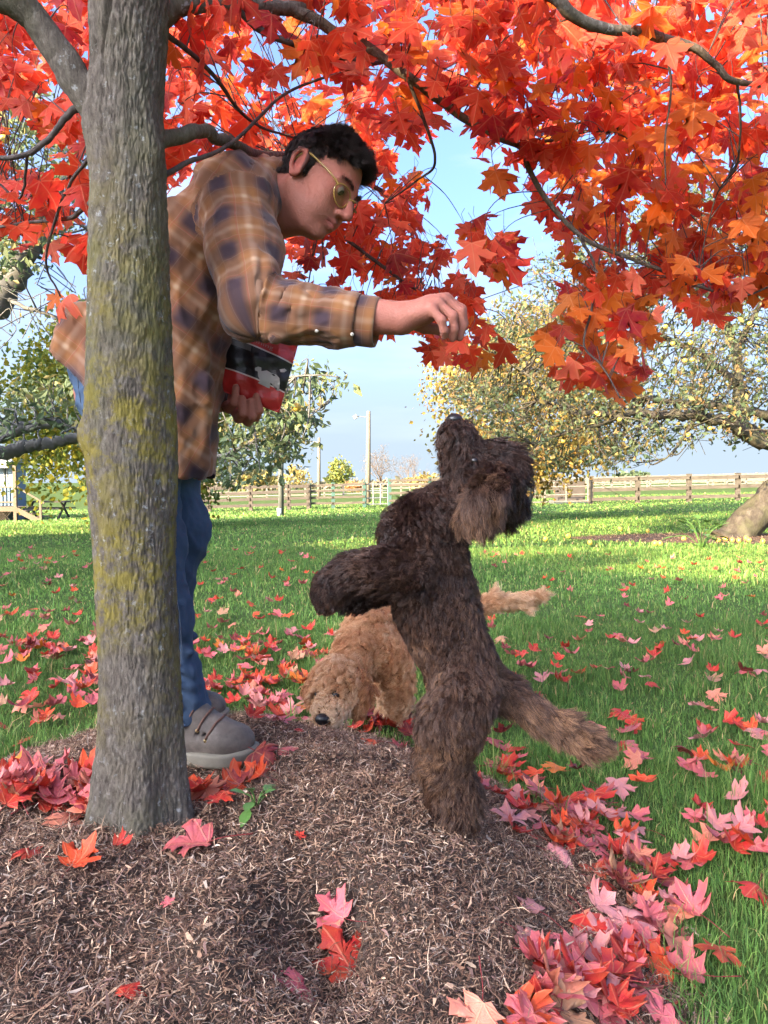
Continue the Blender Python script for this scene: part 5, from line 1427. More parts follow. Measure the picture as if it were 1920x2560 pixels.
# ---- boots
def m_boot():
    m = NT('boot_leather'); p = m.obj()
    n = m.noise(18, 6, .65, p); c = m.ramp(n, (.3, (.060, .048, .040)), (.55, (.135, .110, .090)), (.75, (.23, .19, .155)))
    c = m.mix(m.ramp(m.noise(9, 3, .6, m.mapv(p, loc=(3, 3, 3))), (.55, 0.), (.68, .8)), c, (.018, .017, .018))
    return m.done(m.pbsdf(c, .62, m.bump(m.noise(160, 4, .6, p), .3, .002), .3))
M_BOOT = m_boot(); M_SOLE = simple('boot_sole', (.21, .185, .14), .85, .35, 25, .2, 0, .4, 90); M_LACE = simple('boot_lace', (.13, .065, .045), .8, .3, 60); M_EYELET = simple('brass_eyelet', (.45, .33, .15), .4, .2, 60, .5, .8)
def boot(ox, oy, yaw):
    oz = float(ground(ox + .05, oy)) + .006
    Rz = np.array([[math.cos(yaw), -math.sin(yaw), 0], [math.sin(yaw), math.cos(yaw), 0], [0, 0, 1]])
    o = np.array([ox, oy, oz]); W = lambda x, y, z: o + Rz @ np.array([x, y, z], float)
    e = empty('boot', (0, 0, 0)); e.parent = man; e.location = Vector(o) - man.location
    Fd = Field(o - [.22, .2, .04], o + [.28, .2, .26], .0034)
    Fd.chain([W(-.045, 0, .075), W(-.01, 0, .19)], [.050, .050], .03)
    Fd.ell(W(-.065, 0, .055), (.042, .040, .050), Rz, .02)
    Fd.ell(W(.02, 0, .050), (.115, .043, .046), Rz, .03)
    Fd.ell(W(.125, -.003, .050), (.062, .050, .042), Rz, .03)
    Fd.cap(W(-.005, 0, .145), W(.085, 0, .075), .040, .034, .03)
    # moc-toe seam and vamp wrinkles
    an = np.linspace(-2.0, 2.0, 16)
    Fd.chain([W(.118 + .052 * math.cos(a), .041 * math.sin(a), .074 - .004 * math.cos(a)) for a in an], .0042, .004)
    for x in (.060, .078): Fd.chain([W(x, -.05, .062), W(x + .012, 0, .105), W(x, .05, .062)], .0035, .008, True)
    Fd.half(W(0, 0, .012), [0, 0, -1])
    V, Fq = Fd.mesh(); V = relax(V, Fq, 1)
    mesh_obj('upper', V, Fq, M_BOOT, e)
    # sole: outline swept up
    out = [(-.110, 0), (-.104, .028), (-.08, .041), (-.03, .040), (.03, .042), (.09, .052), (.135, .056), (.17, .047), (.19, .022), (.194, 0)]
    out = out + [(x, -y) for x, y in out[-2:0:-1]]
    rows = []
    for z, s in ((-.004, .965), (.004, 1.0), (.016, 1.0), (.021, 1.02), (.026, 1.0), (.028, .93)):
        rows.append(np.array([W(.04 + (x - .04) * s, y * s, z + .012 * max(0, x - .12) / .07) for x, y in out]))
    n = len(out); f = [(i * n + j, i * n + (j + 1) % n, (i + 1) * n + (j + 1) % n, (i + 1) * n + j) for i in range(5) for j in range(n)]
    f += [tuple(range(n - 1, -1, -1)), tuple(range(5 * n, 6 * n))]
    mesh_obj('sole', np.concatenate(rows), f, M_SOLE, e)
    VN = vnormals(V, Fq)
    for i in range(4):
        x = .098 - i * .024; z = .085 + i * .020
        v, f = tube(relax_line(on_surface(spline([W(x - .012, -.043, z - .024), W(x + .004, -.030, z + .008), W(x + .016, 0, z + .022), W(x + .004, .030, z + .008), W(x - .012, .043, z - .024)], 5), V, VN, .0015), 2), .0028, 6); mesh_obj('lace', v, f, M_LACE, e)
        c_ = on_surface([W(x - .013, -.0445, z - .027)], V, VN, 0)[0]; Fb = Field(c_ - .009, c_ + .009, .0012); Fb.ell(c_, (.0048, .0025, .0048), Rz); v_, f_ = Fb.mesh(); mesh_obj('eyelet', v_, f_, M_EYELET, e)
    return e
bn = P(640, 1880, 1.80); boot(bn[0] - .185, 1.80, math.radians(-6))
bf = P(562, 1790, 2.12); boot(bf[0] - .185, 2.12, math.radians(4))

# ================================================================== THE TREAT POUCH
def m_pouch():
    m = NT('printed_pouch'); uv = m.n('ShaderNodeSeparateXYZ', {0: m.uv()}); u, v = uv.outputs[0], uv.outputs[1]
    def band(c, lo, hi): return m.math('MULTIPLY', m.math('GREATER_THAN', c, lo), m.math('LESS_THAN', c, hi))
    v2 = m.math('ADD', v, m.math('MULTIPLY', m.math('MULTIPLY', m.math('SUBTRACT', u, .5), m.math('SUBTRACT', u, .5)), .10))
    red = m.mix(m.noise(6, 3, .5, m.uv()), (.40, .018, .018), (.52, .035, .03))
    c = m.mix(band(v2, .315, .70), red, (.016, .014, .016))
    c = m.mix(band(v2, .300, .318), c, (.60, .50, .45))
    c = m.mix(band(v2, .695, .713), c, (.60, .50, .45))
    gl = m.math('MULTIPLY', band(v2, .62, .69), m.math('LESS_THAN', u, .45))
    c = m.mix(m.math('MULTIPLY', gl, .6), c, (.22, .20, .20))
    return m.done(m.pbsdf(c, .32, m.bump(m.noise(7, 4, .6, m.uv()), .35, .01), .45))
M_POUCH = m_pouch()
UL, UR, LR_, LL = P(560, 775, 1.945), P(748, 852, 1.925), P(698, 1033, 1.925), P(530, 968, 1.94)
def pouch_pt(u, v, side):
    p = (LL * (1 - u) + LR_ * u) * (1 - v) + (UL * (1 - u) + UR * u) * v
    e = (4 * u * (1 - u)) ** .6 * (1 - (2 * v - .85) ** 2 * .55).clip(.12, 1) * (1 - np.exp(-v / .04) * .7)
    bulge = .020 * e + .0022 * np.sin(u * 19 + v * 7) + .0018 * np.sin(v * 23 - u * 9)
    q = p + np.array([0, -1.0, 0]) * (bulge * side)
    return q
pc = empty('treat_pouch', (UL + LR_) / 2, 'red and black dog treat pouch held in his lower hand', 'pouch')
NU, NV = 34, 34
vv = []; uvs = []; ff = []
for side in (1, -1):
    b = len(vv)
    for j in range(NV + 1):
        for i in range(NU + 1):
            u, v = i / NU, j / NV; vv.append(pouch_pt(u, np.float64(v), side)); uvs.append((u, v))
    for j in range(NV):
        for i in range(NU):
            a = b + j * (NU + 1) + i; q = (a, a + 1, a + NU + 2, a + NU + 1); ff.append(q if side > 0 else q[::-1])
rim = [i for i in range(NU)] + [j * (NU + 1) + NU for j in range(NV)] + [NV * (NU + 1) + i for i in range(NU, 0, -1)] + [j * (NU + 1) for j in range(NV, 0, -1)]
nn = (NU + 1) * (NV + 1)
for a, b in zip(rim, rim[1:] + rim[:1]): ff.append((a, a + nn, b + nn, b))
body_p = mesh_obj('pouch_body', np.array(vv), ff, M_POUCH, pc, True, None, np.array(uvs))
M_PRINT = simple('grey_white_print', (.40, .37, .35), .4, .12, 30); M_PRINTD = simple('black_print', (.018, .016, .016), .4, .1)
def on_pouch(name, poly, mat, lift):
    """flat print: polygon in pouch coordinates, laid on the front"""
    poly = np.array(poly, float); c = poly.mean(0)
    pts = [c] + [c + (q - c) * .5 for q in poly] + list(poly)
    n = len(poly)
    V = np.array([pouch_pt(q[0], np.float64(q[1]), 1) + [0, -lift, 0] for q in pts])
    f = [(0, 1 + i, 1 + (i + 1) % n) for i in range(n)] + [(1 + i, 1 + n + i, 1 + n + (i + 1) % n, 1 + (i + 1) % n) for i in range(n)]
    return mesh_obj(name, V, f, mat, pc)
# crop coordinates of the printed picture -> pouch coordinates
def pk(x, y):
    px, py = 500 + x * .1808, 760 + y * .1808
    a = np.array([[LR_[0] - LL[0], UL[0] - LL[0]], [LR_[2] - LL[2], UL[2] - LL[2]]]); d = P(px, py, 1.93) - LL
    u, v = np.linalg.solve(a, [d[0], d[2]]); return u, v
dog_poly = [(790, 930), (900, 905), (960, 940), (1030, 965), (1070, 1010), (1080, 1080), (1075, 1190), (1045, 1190), (1050, 1120), (1020, 1075), (960, 1080), (950, 1160), (915, 1150), (880, 1130), (800, 1095), (830, 1060), (800, 1000)]
on_pouch('printed_dog', [pk(*q) for q in dog_poly], M_PRINT, .0012)
on_pouch('printed_head', [pk(*q) for q in ((750, 880), (790, 860), (830, 870), (835, 925), (790, 930), (755, 915))], M_PRINT, .0016)
on_pouch('printed_tail', [pk(*q) for q in ((1060, 880), (1120, 862), (1148, 885), (1120, 915), (1075, 920))], M_PRINT, .0012)
on_pouch('printed_patch', [pk(*q) for q in ((960, 950), (1000, 955), (1020, 985), (985, 980))], M_PRINTD, .0020)
# worn lettering along the upper red band
fc = bpy.data.curves.new('lettering', 'FONT'); fc.body = 'Tea Training'; fc.size = 1; fc.resolution_u = 2
fo_ = bpy.data.objects.new('lettering', fc); COL.objects.link(fo_)
dgr = bpy.context.evaluated_depsgraph_get(); tm = bpy.data.meshes.new_from_object(fo_.evaluated_get(dgr)); bpy.data.objects.remove(fo_)
tv = np.array([v.co[:] for v in tm.vertices]); w_ = tv[:, 0].max()
V = np.array([pouch_pt(.10 + .62 * x / w_, np.float64(.765 + y * .075 - .02 * x / w_), 1) + [0, -.0012, 0] for x, y, _ in tv])
mesh_obj('lettering', V, [tuple(p.vertices) for p in tm.polygons], simple('worn_print', (.44, .20, .19), .5, .3, 60), pc)

# ================================================================== FENCES
M_WOOD = NT('weathered_wood'); _p = M_WOOD.obj(); _n = M_WOOD.noise(3, 5, .65, M_WOOD.mapv(_p, (1, 1, 6))); M_WOOD = M_WOOD.done(M_WOOD.pbsdf(M_WOOD.ramp(_n, (.3, (.055, .045, .034)), (.6, (.105, .086, .064)), (.8, (.15, .125, .095))), .9))
M_DARKWOOD = simple('dark_wood', (.075, .060, .048), .9, .35, 4); M_GREEN = simple('green_painted_post', (.045, .095, .075), .7, .3, 5); M_PALE = simple('pale_fence', (.17, .15, .12), .8, .25, 3)
M_STEEL = simple('galvanised_pipe', (.15, .16, .16), .5, .2, 5, .4, .4); M_POLE = simple('pole_wood', (.17, .14, .10), .9, .25, 3); M_GREYPOLE = simple('grey_pole', (.11, .115, .10), .8, .3, 3)
def gp(px, D_):
    x = P(px, 1250, D_)[0]; return np.array([x, D_, float(ground(x, D_))])
def fence(name, label, posts, D_, h, rails, pm, rm, rw=.14, pt=.17, rt=.04, over=0.0):
    a = gp(posts[0], D_); root = empty(name, a, label, 'fence')
    pos = [gp(x, D_) for x in posts]
    for p in pos:
        b = MB(); j = frng.normal(0, .02)
        b.box((p[0] - pt / 2, p[1] - pt / 2, p[2] - .1), (p[0] + pt / 2, p[1] + pt / 2, p[2] + h + j)); b.box((p[0] - pt / 2 - .01, p[1] - pt / 2 - .01, p[2] + h + j), (p[0] + pt / 2 + .01, p[1] + pt / 2 + .01, p[2] + h + j + .03))
        b.build('post', pm, root)
    for p, q in zip(pos[:-1], pos[1:]):
        for z in rails:
            b = MB(); o = np.array([0, -pt / 2 - rt / 2, 0])
            b.bar(p + o + [-.03, 0, z + frng.normal(0, .012)], q + o + [.03, 0, z + frng.normal(0, .012)], rt, rw); b.build('rail', rm, root)
    return root
fence('board_fence', 'dark weathered board fence behind the man at the far side of the lawn', [420, 523, 627, 722, 771], 37, 1.22, (.25, .55, .85, 1.12), M_WOOD, M_DARKWOOD)
fence('green_post_fence', 'board fence with dark green posts left of the brown dog', [774, 833, 911], 37.3, 1.25, (.25, .55, .85, 1.14), M_GREEN, M_WOOD, .11)
fence('green_rail_fence', 'dark green rail fence reaching behind the brown dog head', [974, 1075, 1180, 1290, 1400], 37, 1.35, (.3, .68, 1.05, 1.28), M_GREEN, M_WOOD, .11)
fence('post_and_rail_fence', 'pale wooden post and rail fence at the far right of the lawn', [1477, 1594, 1722, 1844, 1968, 2090], 34, 1.18, (.22, .62, 1.05), M_WOOD, M_WOOD, .15, .18)
fence('paddock_fence', 'thin pale paddock fence beyond the wooden fences', list(np.linspace(380, 1960, 34)), 62, 1.1, (.35, .7, 1.02), M_PALE, M_PALE, .10, .13)
fence('corral_fence', 'faint pale corral fence farther off in the paddock', list(np.linspace(1180, 2000, 16)), 78, 1.2, (.4, .8, 1.1), M_PALE, M_PALE, .12, .16)
def gate(px0, px1, D_, label, mat, h=1.15):
    a, b = gp(px0, D_), gp(px1, D_); r = empty('pipe_gate', a, label, 'gate')
    for t in (0.0, .33, .66, 1.0):
        q = a + (b - a) * t; m_ = MB(); m_.tube([q + [0, 0, .12], q + [0, 0, h]], .035, 8); m_.build('upright', mat, r)
    for z in (.15, .45, .8, h - .02):
        m_ = MB(); m_.tube([a + [0, 0, z], b + [0, 0, z]], .03, 8); m_.build('crossbar', mat, r)
gate(1310, 1470, 33.7, 'pale metal pipe gate joined to the right wooden fence', M_PALE)
gate(915, 970, 37.4, 'metal pipe gate standing between the green posts', M_STEEL)
tk = gp(1424, 36); t_ = empty('stock_tank', tk, 'dark box of a feed bunker behind the pipe gate', 'bunker'); b = MB(); b.box((-.62, -.4, 0), (.62, .4, 1.05), None, tk); b.build('bin', M_DARKWOOD, t_); b = MB(); b.box((-.85, -.6, -.02), (.85, .6, .14), None, tk); b.build('base', M_GREYPOLE, t_); b = MB(); b.box((-.66, -.44, 1.05), (.66, .44, 1.10), None, tk); b.build('lid', M_GREYPOLE, t_)
def pole(px, top_py, D_, r, label, mat, lamp):
    g = gp(px, D_); top = P(px, top_py, D_); o = empty('light_pole', g, label, 'pole')
    h_ = top[2] - g[2]; lean = .004 * h_
    m_ = MB(); m_.tube([g - [0, 0, .2], g + [lean, 0, h_ * .5], g + [lean * 2.2, 0, h_]], [r, r * .85, r * .68], 12); m_.build('shaft', mat, o, True)
    if lamp:
        q = g + [lean * 2.2, 0, h_ - .35]; s = r
        m_ = MB(); m_.bar(q, q + [-.55 * s / .13, 0, .05], .06, .06); m_.build('bracket', M_STEEL, o)
        m_ = MB(); c_ = q + [-.62 * s / .13, -.05, .05]; m_.box((-.17, -.11, -.14), (.09, .11, .10), _rot(0, -.5, 0), c_); m_.build('floodlight', M_STEEL, o)
pole(920, 1028, 45, .16, 'tall pale wooden light pole with a floodlight', M_POLE, True)
pole(797, 1094, 60, .15, 'shorter distant light pole with a small floodlight', M_POLE, True)
pole(702, 960, 28.5, .11, 'grey utility pole standing below the treat pouch', M_GREYPOLE, False)
cw_ = gp(698, 28); m_ = MB(); m_.tube([cw_ + [0, 0, .0], cw_ + [0, 0, .28]], [.075, .085], 12); c0_ = empty('white_bucket', cw_, 'small white bucket at the foot of the grey utility pole', 'bucket'); m_.build('pail', simple('white_plastic', (.72, .72, .70), .4, .05), c0_, True); m_ = MB(); m_.tube([cw_ + [0, 0, .26], cw_ + [0, 0, .29]], .093, 12); m_.build('rim', simple('white_rim', (.70, .70, .68), .4, .05), c0_, True)

# ================================================================== CABIN AND DECK AT THE LEFT EDGE
CD = 30.0; mpp = CD / F_PX
def C1(x, y, dy=0.0): return P(x * .1808, 1080 + y * .1808, CD + dy)
M_SIDING = simple('blue_grey_siding', (.13, .185, .235), .7, .12, 3); M_TRIM = simple('white_trim', (.33, .34, .34), .6, .1, 3); M_PANE = simple('window_glass', (.30, .38, .45), .08, .2, 2, .6); M_ROOFC = simple('pale_roof', (.26, .255, .24), .7, .15, 2); M_DECK = simple('deck_wood', (.14, .105, .068), .85, .25, 3)
cb = C1(0, 1235, 1.6); gz = float(ground(cb[0], CD))
cabin = empty('cabin', (cb[0] - 1.4, CD + 3, gz), 'pale blue sided cabin at the left edge beyond the lawn', 'house')
X1 = C1(180, 0, 1.5)[0]; X0 = X1 - 7
zt = C1(0, 425, 1.5)[2]; zf = C1(0, 1040)[2]
b = MB(); b.box((X0, CD + 1.55, gz - .2), (X1 - .02, CD + 2.6, zt)); b.build('wall', M_SIDING, cabin)
for i in range(46):
    x = X1 - .08 - i * .15; b = MB(); b.box((x - .045, CD + 1.50, zf + .02), (x + .045, CD + 1.55, zt - .02)); b.build('siding_batten', M_SIDING, cabin)
b = MB(); v_ = [(X0 - .3, CD + .9, zt), (X1 + .12, CD + .9, zt), (X1 + .12, CD + 2.0, zt + .45), (X0 - .3, CD + 2.0, zt + .45), (X1 + .12, CD + 3.0, zt), (X0 - .3, CD + 3.0, zt)]
b.add(v_, [(0, 1, 2, 3), (3, 2, 4, 5), (1, 4, 2), (0, 3, 5), (0, 5, 4, 1)]); b.build('roof', M_ROOFC, cabin)
b = MB(); b.box((X0 - .3, CD + .86, zt - .22), (X1 + .12, CD + .90, zt + .02)); b.build('fascia', M_TRIM, cabin)
for xa, xb in ((105, 168), (-40, 42), (-190, -105)):
    a_, c_ = C1(xa, 740, 1.45), C1(xb, 470, 1.45)
    w_ = MB(); t = .05
    w_.box((a_[0] - t, CD + 1.44, a_[2] - t), (c_[0] + t, CD + 1.50, a_[2])); w_.box((a_[0] - t, CD + 1.44, c_[2]), (c_[0] + t, CD + 1.50, c_[2] + t)); w_.box((a_[0] - t, CD + 1.44, a_[2]), (a_[0], CD + 1.50, c_[2])); w_.box((c_[0], CD + 1.44, a_[2]), (c_[0] + t, CD + 1.50, c_[2]))
    zm = (a_[2] + c_[2]) / 2; w_.box((a_[0], CD + 1.45, zm - .02), (c_[0], CD + 1.50, zm + .02))
    wo = w_.build('window', M_TRIM, cabin)
    w_ = MB(); w_.box((a_[0], CD + 1.475, a_[2]), (c_[0], CD + 1.495, c_[2])); w_.build('pane', M_PANE, wo)
deck = empty('deck', (X1, CD, gz), 'wooden deck with lattice skirt and steps beside the blue cabin', 'deck')
def dk(name, f, mat=M_DECK):
    b = MB(); f(b); return b.build(name, mat, deck)
xp = C1(195, 0)[0]; zb = gz - .05; zfl = C1(0, 1040)[2]; zr1 = C1(0, 760)[2]; zr2 = C1(0, 970)[2]; ztop = C1(0, 430)[2]
for x in (xp, xp - 1.9, xp - 3.8): dk('post', lambda b: b.box((x - .06, CD - .06, zb), (x + .06, CD + .06, ztop)))
dk('floor', lambda b: b.box((xp - 6, CD - .04, zfl - .12), (xp + .09, CD + 1.5, zfl)))
dk('skirt_board', lambda b: b.box((xp - 6, CD - .075, zfl - .17), (xp + .10, CD - .045, zfl + .02)))
for z in (zr1, zr2): dk('rail', lambda b: b.box((xp - 6, CD - .035, z - .03), (xp - .06, CD + .035, z + .03)))
def lat(b):
    z0, z1 = zb, zfl - .17; H_ = z1 - z0
    for k in range(-4, 44):
        for s in (1, -1):
            x = xp - 4.0 + k * .1; p_ = np.array([x, CD - .02 + .012 * s, z0]); q_ = np.array([x + H_ * s, CD - .02 + .012 * s, z1])
            if max(p_[0], q_[0]) < xp - .06 and min(p_[0], q_[0]) > xp - 4.2: b.bar(p_, q_, .008, .028, (0, 1, 0))
dk('lattice', lat)['kind'] = 'stuff'
sx = C1(545, 0)[0]
for i in range(4):
    t = (i + .5) / 4; x = xp + .12 + (sx - xp) * t; z = zfl - (zfl - zb) * (i + 1) / 5
    dk('step', lambda b: b.box((x - .17, CD - .02, z - .04), (x + .17, CD + 1.1, z)))
dk('stringer', lambda b: b.bar((xp + .08, CD - .05, zfl - .1), (sx + .05, CD - .05, zb + .02), .04, .2))
dk('newel', lambda b: b.box((sx - .045, CD - .05, zb), (sx + .045, CD + .04, C1(0, 935)[2])))
dk('handrail', lambda b: b.bar(C1(235, 760), C1(612, 985), .05, .07))
# dark bench frame beyond the steps
bx_ = gp(118, 33); bt = empty('picnic_table', bx_, 'dark wooden picnic table beyond the deck steps', 'table')
b = MB(); b.box((-.9, -.35, .70), (.9, .35, .76), None, bx_); b.build('table_top', M_DARKWOOD, bt)
for s in (-1, 1):
    b = MB(); b.box((-.9, s * .68 - .13, .42), (.9, s * .68 + .13, .47), None, bx_); b.build('seat', M_DARKWOOD, bt)
    b = MB(); b.bar(bx_ + [s * .7, -.6, 0], bx_ + [s * .7, .25, .72], .05, .09); b.bar(bx_ + [s * .7, .6, 0], bx_ + [s * .7, -.25, .72], .05, .09); b.build('leg', M_DARKWOOD, bt)

# ================================================================== UNSEEN HOUSE ADDED BEHIND THE CAMERA (to cast shade over the bed)
ux = np.array([math.cos(math.radians(135)), math.sin(math.radians(135))]); hs_c = np.array([-15.5, -13.0]) + ux * 2.2; uy = np.array([ux[1], -ux[0]])
def hs(a, b_, z): q = hs_c + ux * a + uy * b_; return (q[0], q[1], z)
house = empty('added_shade_house', (hs_c[0], hs_c[1], 0), 'white house added out of view behind the camera to shade the bed', 'house')
M_HW = simple('white_clapboard', (.66, .65, .62), .7, .06, 2); M_HR = simple('shingle_roof', (.10, .095, .09), .9, .25, 3)
HWD, HDP, HHT = 7.4, 4.0, 5.3
b = MB(); b.add([hs(s * HWD, t * HDP, z) for z in (-.3, HHT) for s, t in ((-1, -1), (1, -1), (1, 1), (-1, 1))], [(0, 3, 2, 1), (4, 5, 6, 7), (0, 1, 5, 4), (1, 2, 6, 5), (2, 3, 7, 6), (3, 0, 4, 7)]); b.build('wall', M_HW, house)
b = MB(); b.add([hs(-HWD - .4, -HDP - .4, HHT - .1), hs(HWD + .4, -HDP - .4, HHT - .1), hs(HWD + .4, HDP + .4, HHT - .1), hs(-HWD - .4, HDP + .4, HHT - .1), hs(-HWD - .4, 0, HHT + 3.1), hs(HWD + .4, 0, HHT + 3.1)], [(0, 1, 5, 4), (2, 3, 4, 5), (0, 4, 3), (1, 2, 5), (0, 3, 2, 1)]); b.build('roof', M_HR, house)
for a in (-5.4, -2.7, 0, 2.7, 5.4):
    for z0 in (.9,):
        for side in (1, -1):
            t = side * (HDP + .02)
            b = MB(); b.add([hs(a - .5, t, z0), hs(a + .5, t, z0), hs(a + .5, t, z0 + 1.5), hs(a - .5, t, z0 + 1.5), hs(a - .5, t + side * .04, z0), hs(a + .5, t + side * .04, z0), hs(a + .5, t + side * .04, z0 + 1.5), hs(a - .5, t + side * .04, z0 + 1.5)], [(0, 1, 2, 3), (4, 5, 6, 7), (0, 1, 5, 4), (1, 2, 6, 5), (2, 3, 7, 6), (3, 0, 4, 7)]); b.build('window', M_PANE, house)

# ================================================================== TREES BEHIND
def m_bgleaf(name, trans=.35):
    m = NT(name); c = m.attr('tint', 'Color'); d = m.pbsdf(c, .55, None, .25); t = m.n('ShaderNodeBsdfTranslucent', {'Color': c})
    return m.done(m.n('ShaderNodeMixShader', {0: trans, 1: d.outputs[0], 2: t.outputs[0]}))
M_BGLEAF = m_bgleaf('tree_leaf')
M_ABARK = NT('apple_bark'); _p = M_ABARK.obj(); _n = M_ABARK.noise(9, 6, .7, M_ABARK.mapv(_p, (1, 1, .5))); M_ABARK = M_ABARK.done(M_ABARK.pbsdf(M_ABARK.mix(M_ABARK.ramp(M_ABARK.noise(4, 4, .6, _p), (.45, 0.), (.65, .6)), M_ABARK.ramp(_n, (.3, (.032, .026, .021)), (.55, (.080, .066, .052)), (.8, (.15, .13, .105))), (.09, .09, .045)), .9, M_ABARK.bump(_n, 1, .03), .1))
M_GBARK = simple('grey_bark', (.13, .125, .115), .9, .4, 12, .1, 0, .8, 40)
trng = np.random.default_rng(55)
def leaf_mass(name, pts, size, tint, parent, aspect=.5, mat=None):
    n = len(pts); size = np.asarray(size) * np.exp(trng.normal(0, .25, n))
    t = trng.normal(size=(n, 3)) + [0, 0, -.6]; t /= np.linalg.norm(t, axis=1)[:, None]
    w = np.cross(t, trng.normal(size=(n, 3))); w /= np.linalg.norm(w, axis=1)[:, None]
    nn_ = np.cross(t, w)
    a = pts; c = pts + t * size[:, None]; m0 = pts + t * (size * .45)[:, None] - nn_ * (size * .10)[:, None]
    l = m0 + w * (size * aspect * .5)[:, None]; r = m0 - w * (size * aspect * .5)[:, None]
    V = np.stack([a, l, c, r], 1).reshape(-1, 3); b = (np.arange(n) * 4)[:, None]
    Fq = np.concatenate([b + [[0, 1, 2]], b + [[0, 2, 3]]])
    o = mesh_obj(name, V, Fq, mat or M_BGLEAF, parent, False, {'tint': np.repeat(tint, 4, 0)}); o['kind'] = 'stuff'
    return o
def tints(n, pal, pr, sd=.18):
    pal = np.array(pal); return pal[trng.choice(len(pal), n, p=np.array(pr) / sum(pr))] * np.exp(trng.normal(0, sd, n))[:, None]
def branch(parent, pts, r0, r1, mat, name='branch', n=8, sides=8, wob=.25):
    c = spline(np.array(pts), n); t = np.linspace(0, 1, len(c)); r = r0 + (r1 - r0) * t
    c = c + (r * wob)[:, None] * np.stack([vnoise(np.stack([t * 9 * len(pts), t * 0 + k * 3.3 + r0 * 77, t * 0], -1)) for k in range(3)], -1) * 2
    v, f = tube(c, r, sides); return mesh_obj(name, v, f, mat, parent), c
def clumped(n, poly, ylo, yhi, nclump, spread):
    """points in clumps inside a photo outline, spread through a depth range"""
    poly = np.array(poly, float); lo, hi = poly.min(0), poly.max(0); C_ = []
    while len(C_) < nclump:
        x = trng.uniform(lo[0], hi[0], 200); y = trng.uniform(lo[1], hi[1], 200); k = inpoly(x, y, poly)
        C_ += [(a, b_) for a, b_ in zip(x[k], y[k])]
    C_ = np.array(C_[:nclump]); Y = trng.uniform(ylo, yhi, nclump)
    cc = np.array([D(a, b_, y) for (a, b_), y in zip(C_, Y)])
    i = trng.integers(nclump, size=n)
    return cc[i] + trng.normal(size=(n, 3)) * spread * np.array([1, 1, .7]), cc
def recursive(parent, base, d, L, r, depth, mat, acc, tips):
    """bare branching tree collected into one twig mesh"""
    k = 5; pts = [base]; dd = d / np.linalg.norm(d)
    for i in range(k): dd = dd + trng.normal(0, .12, 3) + [0, 0, .04]; dd /= np.linalg.norm(dd); pts.append(pts[-1] + dd * L / k)
    acc.tube(pts, np.linspace(r, r * .6, k + 1), 5 if depth > 1 else 4, False); tips.append(pts[-1])
    if depth <= 0: return
    for i in range(3 if depth > 1 else 4):
        q = pts[2 + trng.integers(k - 1)]; nd = dd + trng.normal(0, .55, 3); recursive(parent, q, nd, L * trng.uniform(.55, .75), r * .5, depth - 1, mat, acc, tips)

# ---- the leaning apple tree, right
apple = empty('apple_tree', AB, 'old leaning apple tree with yellow apples at the right', 'tree')
YA = float(AB[1])
a0 = AB - [0, 0, .2]
tr_pts = [P(1832, 1362, YA), P(1862, 1318, YA), P(1915, 1262, YA), P(1965, 1200, YA - .05), P(1985, 1140, YA - .1), P(1955, 1112, YA - .1)]
c_ = spline(np.array(tr_pts), 16); t_ = np.linspace(0, 1, len(c_)); r_ = np.interp(t_, [0, .08, .3, .6, 1], [.42, .31, .27, .24, .17])
nA = 40; v, f = tube(c_, r_, nA); ang_n = fbm(v * [5, 5, 3], 3); ctr = np.repeat(c_, nA, 0); v = ctr + (v - ctr) * (1 + .16 * ang_n + .06 * fbm(v * 16, 2))[:, None]
mesh_obj('trunk', v, f, M_ABARK, apple)
limbs = [([P(1965, 1120, YA - .1), P(1900, 1103, YA - .3), P(1816, 1056, YA - .6), P(1741, 1042, YA - .8), P(1650, 1036, YA - 1.0), P(1568, 1033, YA - 1.1), P(1440, 1030, YA - 1.2), P(1340, 1000, YA - 1.2)], .125, .03),
         ([P(1985, 1080, YA), P(1920, 1042, YA - .2), P(1816, 1018, YA - .4), P(1764, 1010, YA - .5), P(1640, 1000, YA - .6), P(1500, 960, YA - .7)], .10, .025),
         ([P(1955, 1112, YA - .1), P(1863, 1068, YA + .6), P(1848, 980, YA + .8), P(1838, 880, YA + .9), P(1800, 760, YA + 1.0), P(1780, 620, YA + 1.0)], .14, .05),
         ([P(1845, 960, YA + .8), P(1740, 880, YA + .6), P(1600, 820, YA + .5), P(1480, 800, YA + .4)], .07, .02),
         ([P(1838, 880, YA + .9), P(1900, 760, YA + .6), P(1960, 600, YA + .4)], .07, .02),
         ([P(1568, 1033, YA - 1.1), P(1500, 1060, YA - 1.3), P(1420, 1080, YA - 1.4), P(1330, 1110, YA - 1.4)], .04, .012),
         ([P(1741, 1042, YA - .8), P(1690, 1120, YA - 1.1), P(1660, 1150, YA - 1.2)], .03, .01),
         ([P(1440, 1030, YA - 1.2), P(1350, 960, YA - 1.0), P(1260, 900, YA - .8), P(1190, 880, YA - .8)], .035, .01),
         ([P(1800, 760, YA + 1), P(1650, 660, YA + .8), P(1520, 640, YA + .6)], .05, .015)]
lc = []
for p_, a_, b_ in limbs: o, c = branch(apple, p_, a_, b_, M_ABARK); lc.append(c)
AP = [(1010, 790), (1100, 660), (1180, 560), (1290, 480), (1420, 420), (1690, 360), (1690, 960), (1600, 965), (1560, 930), (1440, 960), (1330, 1000), (1240, 1010), (1120, 990), (1040, 930), (930, 850)]
pts, cl = clumped(16000, AP, YA - 1.9, YA + 1.9, 420, .16)
tw_ = MB(); lcp = np.concatenate(lc)
